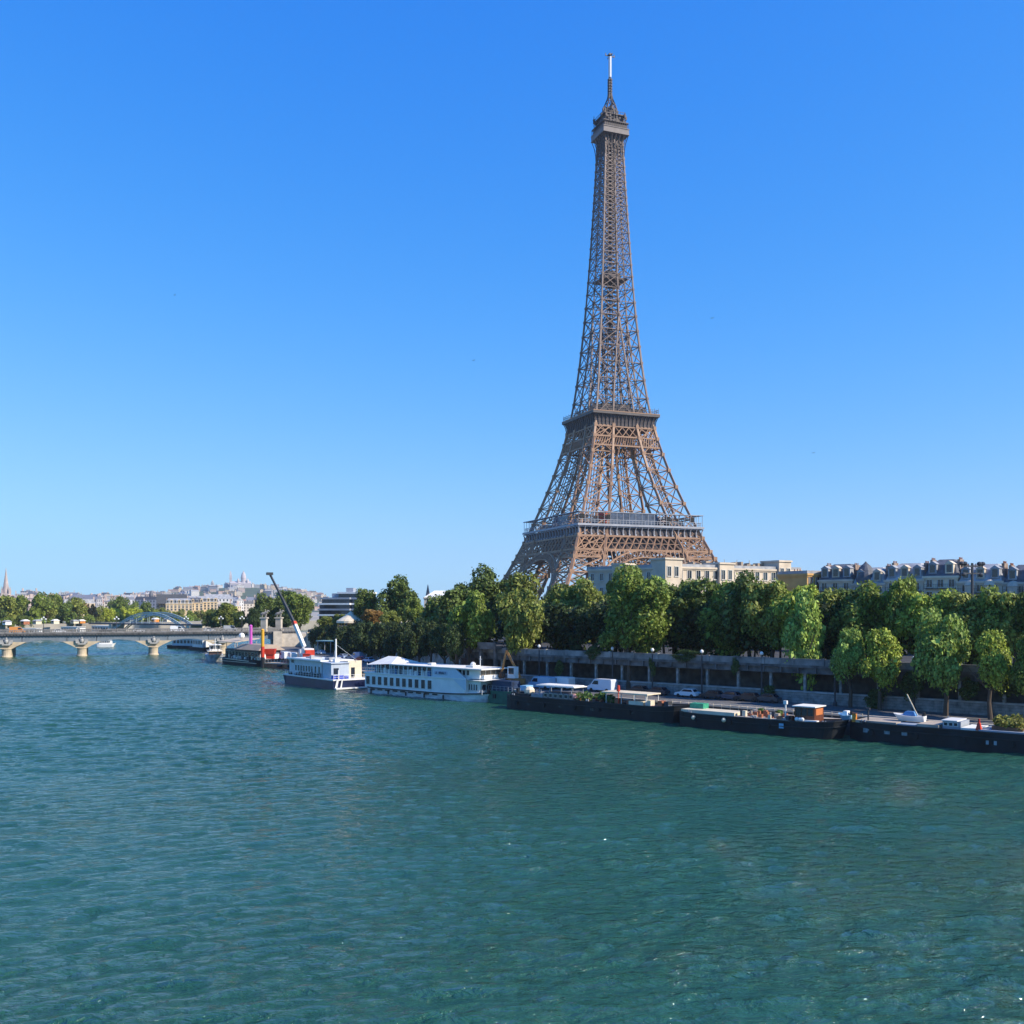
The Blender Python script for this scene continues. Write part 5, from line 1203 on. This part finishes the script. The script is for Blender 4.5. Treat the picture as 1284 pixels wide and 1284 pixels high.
p = at(266.5,4350); tag(MB().box(-6,6,-6,6,-10,26).lathe([(4.5,26),(4.5,30),(3,33),(.3,36)],10).build('water_tower', WALLS[2], None, loc=(p.x,p.y,hillz(p.x,p.y))), 'small square tower alone on the hill crest left of the basilica', 'tower')
# church spire at the left edge
p = at(7.5,1300); t = thing('church', 'stone church with one very tall pointed spire at the left edge of the skyline', 'church', (p.x,p.y,8), 0.3)
z1 = zat(745,1300)-8; z2 = zat(712,1300)-8
SP = mat('spire_stone', (0.42,0.35,0.32), 0.85, 0.15, 0.2)
MB().box(-4.6,4.6,-4.6,4.6,0,z1+1).build('tower', SP, t)
for x in (-4.4,4.4):
    for y in (-4.4,4.4): MB().lathe([(1.1,z1-6),(1.1,z1+4),(.1,z1+10)],8,(x,y)).build('pinnacle', SP, t)
MB().lathe([(4.2,z1+1),(3.6,z1+8),(1.6,z1+22),(.15,z2)],8).build('spire', SP, t); MB().box(4.6,34,-7,7,0,z1-10).slabyz([(-7,z1-10),(7,z1-10),(0,z1-3)],4.6,34).build('nave', SP, t)
p = at(536.5,600); z2 = zat(733,600)
t = thing('spire', 'thin dark church spire behind the white-roofed building', 'spire', (p.x,p.y,8)); MB().box(-2,2,-2,2,0,z2-20).build('tower', SP, t); MB().lathe([(2.2,z2-20),(1.2,z2-14),(.15,z2-8)],8).build('spire_roof', SLATE, t)
p = at(189.5,1500); t = thing('clock_turret', 'small dark domed turret on the skyline above the sand-coloured blocks', 'turret', (p.x,p.y,8)); zz = zat(742,1500)-8
MB().box(-4,4,-4,4,0,zz-9).build('base', WALLS[2], t); MB().lathe([(3.4,zz-9),(3.4,zz-4),(2.2,zz-1.5),(.2,zz+2)],10).build('dome', SLATE, t)

# ------------------------------------------------------------------ trees
def crown_mesh(seed, leaves, size, nl=22, lump=(0.26,0.42), cone=0.0, name='crown'):
    g = np.random.default_rng(seed); C = []; ha, hb, hc = g.uniform(0,6.28,3)
    nb = 7; bd = g.normal(size=(nb,3)); bd /= np.linalg.norm(bd,axis=1)[:,None]; bd[0] = (0,0,1); bc = bd*g.uniform(.38,.58,nb)[:,None]; br_ = g.uniform(.40,.56,nb)
    if cone: bc[:,:2] *= np.clip(1.0-cone*(bc[:,2:3]+.4), .3, 1)
    while len(C) < nl:                                    # leaf clumps sit on seven boughs, so the outline is lobed with gaps between
        k = int(g.integers(0,nb)); q = g.normal(size=3); q /= np.linalg.norm(q); C.append(bc[k]+q*br_[k]*g.uniform(.55,1.0)); continue
        p = g.uniform(-1,1,3)
        ph, tz = math.atan2(p[1],p[0]), p[2]
        lim = 0.80+0.22*math.sin(2*ph+ha)*math.cos(2.1*tz+hb)+0.14*math.sin(5*ph+hc+3*tz)
        if np.dot(p,p) > lim*lim or np.dot(p,p) < 0.08: continue
        if cone and math.hypot(p[0],p[1]) > (1-cone*(p[2]+1)/2): continue
        C.append(p*0.90)
    C = np.array(C); rr = g.uniform(*lump, nl)
    idx = g.integers(0, nl, leaves); d = g.normal(size=(leaves,3)); d /= np.linalg.norm(d,axis=1)[:,None]
    d[:,2] = np.where(g.random(leaves) < .3, np.abs(d[:,2]), d[:,2])
    rad = rr[idx]*np.clip(g.normal(.93,.19,leaves), .3, 1.5)
    P = C[idx]+d*rad[:,None]
    # drop leaves buried deep inside another lump
    keep = np.ones(leaves,bool)
    for k in range(nl): keep &= ~((np.linalg.norm(P-C[k],axis=1) < rr[k]*.62) & (idx != k))
    P, d = P[keep], d[keep]; nL = len(P)
    nr = d*0.75+g.normal(size=(nL,3))*0.55; nr[:,2] += .25; nr /= np.linalg.norm(nr,axis=1)[:,None]
    a = np.cross(nr, g.normal(size=(nL,3))); a /= np.linalg.norm(a,axis=1)[:,None]; b_ = np.cross(nr,a)
    s_ = (size*np.exp(g.normal(-.15,.35,nL)))[:,None]
    V = np.stack([P-a*s_, P+b_*s_*.7, P+a*s_, P-b_*s_*.7+nr*s_*.25], axis=1).reshape(-1,3)
    me = bpy.data.meshes.new(name); me.vertices.add(nL*4); me.vertices.foreach_set('co', V.ravel()); me.loops.add(nL*4)
    me.loops.foreach_set('vertex_index', np.arange(nL*4,dtype=np.int32)); me.polygons.add(nL); me.polygons.foreach_set('loop_start', np.arange(0,nL*4,4,dtype=np.int32))
    me.materials.append(LEAF); me.update(); me.validate(); return me
HI = [crown_mesh(i, 21000, 0.052, nl=44+i*4, lump=(.13,.34)) for i in range(5)]
CON = [crown_mesh(20+i, 20000, 0.050, nl=48, lump=(.14,.36), cone=.38) for i in range(3)]
BIG = [crown_mesh(40+i, 42000, 0.036, nl=80, lump=(.10,.27)) for i in range(2)]
LO = [crown_mesh(60+i, 4200, 0.080, nl=26, lump=(.16,.4)) for i in range(5)]
def trunk_mesh(seed, limbs=6):
    r_ = random.Random(seed); m = MB(); m.tube([(0,0,0),(.02,0,.25),(-.01,.02,.55),(.02,0,.8)],[.036,.027,.022,.012],8)
    for i in range(limbs):
        z = r_.uniform(.32,.62); a = i*2.4+r_.random(); l = r_.uniform(.16,.3)
        m.tube([(0,0,z),(l*.5*math.cos(a),l*.5*math.sin(a),z+l*.55),(l*math.cos(a),l*math.sin(a),z+l*1.15)],[.015,.010,.004],5)
    return m.mesh('trunk', BARK)
TR = [trunk_mesh(i) for i in range(4)]
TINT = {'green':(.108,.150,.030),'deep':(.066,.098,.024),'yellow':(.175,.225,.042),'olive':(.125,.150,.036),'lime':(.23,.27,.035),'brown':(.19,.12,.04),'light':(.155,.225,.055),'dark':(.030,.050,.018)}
tr_n = 0
def tree(x, y, zb, zt, zc, rx, tint, label, pool=HI, group=None, name='plane_tree', ry=None):
    global tr_n; tr_n += 1; rq = random.Random(tr_n*17)
    t = thing(name, label, 'tree', (x,y,zb), 0, group)
    o = inst('crown', pool[tr_n % len(pool)], t, (0,0,(zt+zc)/2-zb), rq.uniform(0,6.28), (rx*1.02,(ry or rx)*1.02,(zt-zc)/2*1.04))
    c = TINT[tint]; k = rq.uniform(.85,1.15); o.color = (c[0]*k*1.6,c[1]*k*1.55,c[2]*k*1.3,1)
    h_ = (zc-zb)+(zt-zc)*.75; inst('trunk', TR[tr_n % 4], t, (0,0,0), rq.uniform(0,6), (min(h_,9+h_*.3),)*2+(h_,)); return t
def tpix(px, Y, top, bot, rpx, tint, label, zb=8.8, **k):
    p = at(px,Y); return tree(p.x, p.y, zb, zat(top,Y), zat(bot,Y), rpx*Y/F, tint, label, **k)
Q = 2.5
# on the lower quay
tpix(587,209,741,826,31,'green','tall green plane tree on the quay just left of the stone platform',Q)
tpix(650,203,737,828,33,'olive','tall yellowish green tree on the quay behind the orange excavator',Q)
tpix(788,184,724,834,52,'green','broadest tree, growing on the quay and hanging over the river wall',Q,pool=BIG)
tpix(1008,164,738,848,31,'light','tall narrow sunlit tree on the quay covering the parapet, right of the broadest tree',Q)
tpix(1066,155,793,860,24,'light','small round tree on the quay, left of a matching yellower one',Q,pool=CON)
tpix(1103,151,791,862,29,'yellow','small yellow-green pointed tree right beside the small round one',Q,pool=CON)
tpix(1186,143,768,880,36,'light','tall pointed light green tree on the quay, third from the right edge',Q,pool=CON)
tpix(1242,138,796,870,28,'yellow','small pointed bright tree second from the right edge on the quay',Q,pool=CON)
tpix(1290,134,798,872,22,'green','small tree cut by the right edge of the picture on the quay',Q,pool=CON)
# street row above the wall
row = [(548,262,752,'deep',22),(575,258,738,'deep',26),(612,262,716,'deep',38),(655,250,722,'olive',30),(702,222,730,'olive',24),(724,214,733,'green',24),(745,208,728,'olive',24),
 (845,190,731,'deep',28),(876,186,728,'deep',30),(910,181,727,'green',30),(940,176,726,'deep',28),(968,172,729,'olive',28),(1000,168,733,'yellow',26),
 (1036,166,741,'olive',24),(1062,164,737,'deep',28),(1094,160,738,'green',30),(1124,157,726,'green',22),(1150,155,742,'yellow',26),(1182,152,742,'yellow',28),(1212,148,741,'olive',26),(1244,146,744,'green',24),(1272,143,744,'olive',24),(1296,141,742,'deep',22)]
for i, (px, Y, tp, tn, rp) in enumerate(row):
    p = at(px,Y+4); nm = {'deep':'dark green','olive':'olive green','green':'mid green','yellow':'yellow-green'}[tn]
    tpix(px, Y+4, tp, 812+(px-680)*0.030, rp*1.35, tn, f'{nm} tree, {ordn(i)} from left in the front street row above the wall', pool=BIG if px == 612 else HI, group='street trees above the river wall')
row = [(690,262,742,'deep',20),(735,256,738,'green',22),(772,250,722,'green',20),(796,246,709,'green',17),(822,242,722,'light',24),(858,232,730,'green',26),(898,226,730,'deep',26),(935,222,731,'deep',26),(975,214,730,'green',26),(1015,206,735,'olive',24),(1060,200,742,'deep',24),
 (1105,194,742,'deep',26),(1140,190,730,'green',16),(1165,188,746,'olive',22),(1200,184,746,'olive',22),(1240,180,748,'deep',22),(1280,176,748,'green',22)]
for i, (px, Y, tp, tn, rp) in enumerate(row):
    tpix(px, Y+6, tp, 812, rp, tn, f'{ordn(i)} tree from the left in the back row behind the street trees', group='back row of street trees')
# undergrowth that closes the view below the crowns
rq = random.Random(77)
for i in range(32):
    tt = -20+i*5.0; x, y = wl(tt, 13+rq.uniform(-2,2)); z = 8.8
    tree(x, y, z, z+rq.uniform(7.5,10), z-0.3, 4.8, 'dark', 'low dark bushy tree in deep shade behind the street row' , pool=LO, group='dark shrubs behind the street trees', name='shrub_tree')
# clipped dark trees along the quay left of centre
pts = [(402,368),(416,347),(431,328),(446,309),(461,294),(477,281),(493,267),(509,257),(525,246),(541,233),(557,217),(572,206)]
for i, (px, Y) in enumerate(pts):
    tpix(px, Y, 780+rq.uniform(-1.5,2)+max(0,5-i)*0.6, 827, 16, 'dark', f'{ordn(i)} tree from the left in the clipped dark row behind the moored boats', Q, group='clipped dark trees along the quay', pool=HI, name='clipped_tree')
# behind them, garden side
for i, (px, Y, tp, bt, rp, tn, lb) in enumerate([(458,345,737,786,20,'deep','round dark tree right of the stepped glass blocks'),(502,340,727,784,25,'deep','tallest dark round tree between the glass blocks and the white roof'),
   (522,322,750,786,15,'green','lower green tree in front of the tallest dark round one'),(468,310,764,784,15,'brown','rust-brown tree just above the clipped row'),(490,306,766,786,13,'olive','small olive tree right of the rust-brown one'),
   (543,312,755,786,17,'brown','brownish thin tree below the white-roofed building'),(560,300,757,788,14,'brown','reddish brown tree left of the tall quay trees'),(425,352,770,786,12,'olive','small olive tree left of the carousel'),(532,275,772,788,9,'light','small bright green bush-like tree in the middle of the clipped row top'),
   (580,330,733,780,20,'deep','dark tree between the white roof and the biggest crown'),(408,360,772,786,14,'olive','low olive tree in front of the stepped glass blocks')]):
    tpix(px, Y, tp, bt, rp, tn, lb, name='garden_tree')
# beyond the bridge end
for px, Y, tp, bt, rp, tn, lb in ((330,455,748,790,18,'deep','left part tree of the dark clump behind the bridge end'),(352,470,740,788,22,'deep','highest dark tree of the clump behind the crane boom'),(376,450,743,788,18,'green','right-hand tree of the dark clump behind the statues'),
   (318,440,763,790,12,'dark','low dark tree at the foot of the clump left of the crane'),(286,470,755,788,21,'olive','wide olive tree standing alone right of the sand-coloured blocks'),(267,480,766,789,11,'deep','small dark tree left of the wide olive one'),(352,420,770,790,16,'dark','low dark tree directly behind the bridge end below the boom'),(300,455,766,790,10,'deep','small dark tree right of the wide olive one')):
    tpix(px, Y, tp, bt, rp, tn, lb, 8.0, name='park_tree')
# far bank
far_t = [(-12,620,750,'deep',18),(8,640,748,'olive',18),(26,660,750,'green',15),(45,650,746,'green',17),(60,680,752,'olive',13),(72,690,748,'green',13),(86,660,756,'deep',12),(97,690,752,'olive',15),(113,720,758,'brown',10),(124,740,762,'olive',9),
  (134,700,764,'lime',8),(142,705,763,'lime',8),(152,760,751,'deep',12),(160,730,763,'lime',9),(170,740,764,'lime',10),(182,790,757,'deep',10),(192,800,765,'yellow',9),(203,810,764,'olive',9),(214,820,767,'green',8),(226,830,766,'olive',9),(239,840,767,'green',8),(251,850,766,'olive',8),(263,860,766,'green',8),(140,900,754,'deep',10),(168,880,757,'green',9)]
for i, (px, Y, tp, tn, rp) in enumerate(far_t):
    nm = {'deep':'dark','olive':'olive','green':'green','lime':'bright yellow-green','brown':'brownish','yellow':'yellowish'}[tn]
    tpix(px, Y, tp, 785, rp, tn, f'{nm} tree, {ordn(i)} from the left among the trees on the far bank', 7.6, pool=LO, group='trees on the far bank', name='riverside_tree')
for i in range(22):
    px = 2+i*12.2+rq.uniform(-3,3); Y = 612+px*0.66
    tpix(px, Y, 774+rq.uniform(-3,3), 788, 7, rq.choice(['green','light','olive','deep']), f'small bushy tree, {ordn(i)} from the left in the low row along the far quay', 7.6, pool=LO, group='low bushy trees along the far quay', name='bushy_tree')
# kiosks and tents on the far quay
for i, (px, c) in enumerate([(3,WHITE),(26,TERRA),(41,CREAM),(64,CREAM),(88,CREAM),(97,ORANGE),(160,CREAM),(190,ORANGE),(205,CREAM)]):
    Y = 600+px*0.62; p = at(px,Y); nm = {id(WHITE):'white',id(CREAM):'cream',id(TERRA):'brick red',id(ORANGE):'orange'}[id(c)]
    t = thing('quay_kiosk', f'{nm} kiosk on the far quay, {ordn(i)} from the left above the bridge parapet', 'kiosk', (p.x,p.y,7.6), -0.5, 'kiosks on the far quay'); hh = rq.uniform(1.5,2.2); ll = rq.uniform(2.2,4.0)
    b_ = MB().box(0,ll,0,4,0,hh).build('wall', c, t); MB().frustum(-.4,ll+.4,-.4,4.4,hh,.8,ll-.8,.8,3.2,hh+1.0).build('roof', CANVAS if i % 2 else ZINC, t); MB().box(ll*.2,ll*.8,-.06,0,1.0,2.2).build('window', GLASS, b_)
# small stone platform by the quay trees
SC_ = MATS['shaded_concrete']  # same shade-darkened concrete as the street deck
t = thing('stone_platform', 'small square stone lookout platform between two quay trees', 'platform', onq(612,-1.5), BT)
MB().box(-2,3,-1,1.2,7.0,7.6).build('slab', SC_, t)
for x in (-1.5,2.5): MB().box(x-.3,x+.3,-.8,-.2,0,7).build('column', SC_, t)
MB().box(-2,3,-1.05,-.85,7.6,8.4).build('parapet', SC_, t)
# creepers and self-sown bushes on the wall
for i, (px, z0_, h_, w_) in enumerate([(700,4.4,3.2,1.2),(818,5.5,3.2,0.8),(922,6.2,3.2,0.9),(962,2.5,2.5,1.4),(1098,2.5,3.0,1.6),(1140,4.3,4.0,2.2),(1165,7.4,3.2,2.6),(1215,4.2,3.4,1.6),(1268,4.4,4.4,2.2),(860,8.6,2.0,2.6),(742,8.4,2.2,2.2)]):
    p = onq(px,-0.7,z0_); o = inst('climbing_plant', LO[i % 5], None, (p[0],p[1],z0_+h_/2), i*1.3, (w_,w_*.5,h_/2)); o.rotation_euler = (0,0,BT); o.color = (.07,.11,.03,1)
    tag(o, ['small creeper on the wall above the white van roof','thin creeper hanging by the second wall lamp','pale hanging creeper under the parapet left of the tall sunlit tree','low dark bush at the wall foot behind the wheelhouse','dark bush at the wall foot below the small round trees','creeper in the gallery opening right of the two small trees','leafy overhang on the parapet left of the tall pointed tree','creeper beside the trunk of the tall pointed tree','thick creeper on the wall near the right edge','leaves spilling over the parapet above the white hatchback','leaves spilling over the parapet left of the broadest tree'][i], 'creeper', 'plants growing on the river wall')
# a few distant birds in the sky
bm = MB(); bm.loft([[(-.5,0,0),(-.45,.08,.08),(-.45,-.08,.08)],[(0,.0,-.12),(0,.14,.08),(0,-.14,.08)],[(.45,0,0),(.45,.05,.05),(.45,-.05,.05)]]); bm.add([(-.1,.1,.05),(.25,.1,.05),(.15,.7,.35),(-.05,1.2,.2),(-.1,.6,.35)],[(0,1,2,3,4)]); bm.add([(-.1,-.1,.05),(.25,-.1,.05),(.15,-.7,.35),(-.05,-1.2,.2),(-.1,-.6,.35)],[(4,3,2,1,0)])
bme = bm.mesh('bird', BLACK)
for px, py, lb in ((594,452,'tiny dark bird in the sky left of the tower shaft'),(219,370,'tiny dark bird in the open sky on the left'),(893,399,'tiny dark bird in the sky right of the tower shaft'),(1020,568,'tiny dark bird low in the sky right of the tower')):
    tag(inst('bird', bme, None, at(px,300,zat(py,300)), 0.8, (.55,.55,.55)), lb, 'bird', 'birds in the sky')

# ------------------------------------------------------------------ haze
HZ = bpy.data.materials.new('haze'); HZ.use_nodes = True; n = HZ.node_tree; n.nodes.clear()
pv_ = n.nodes.new('ShaderNodeVolumePrincipled'); pv_.inputs['Color'].default_value = (0.80,0.87,0.97,1); pv_.inputs['Density'].default_value = 0.00006; pv_.inputs['Anisotropy'].default_value = 0.2
mo = n.nodes.new('ShaderNodeOutputMaterial'); n.links.new(pv_.outputs[0], mo.inputs['Volume'])
o = MB().box(-6500,6500,-160,6100,-3,350).build('haze', HZ); o['kind'] = 'stuff'
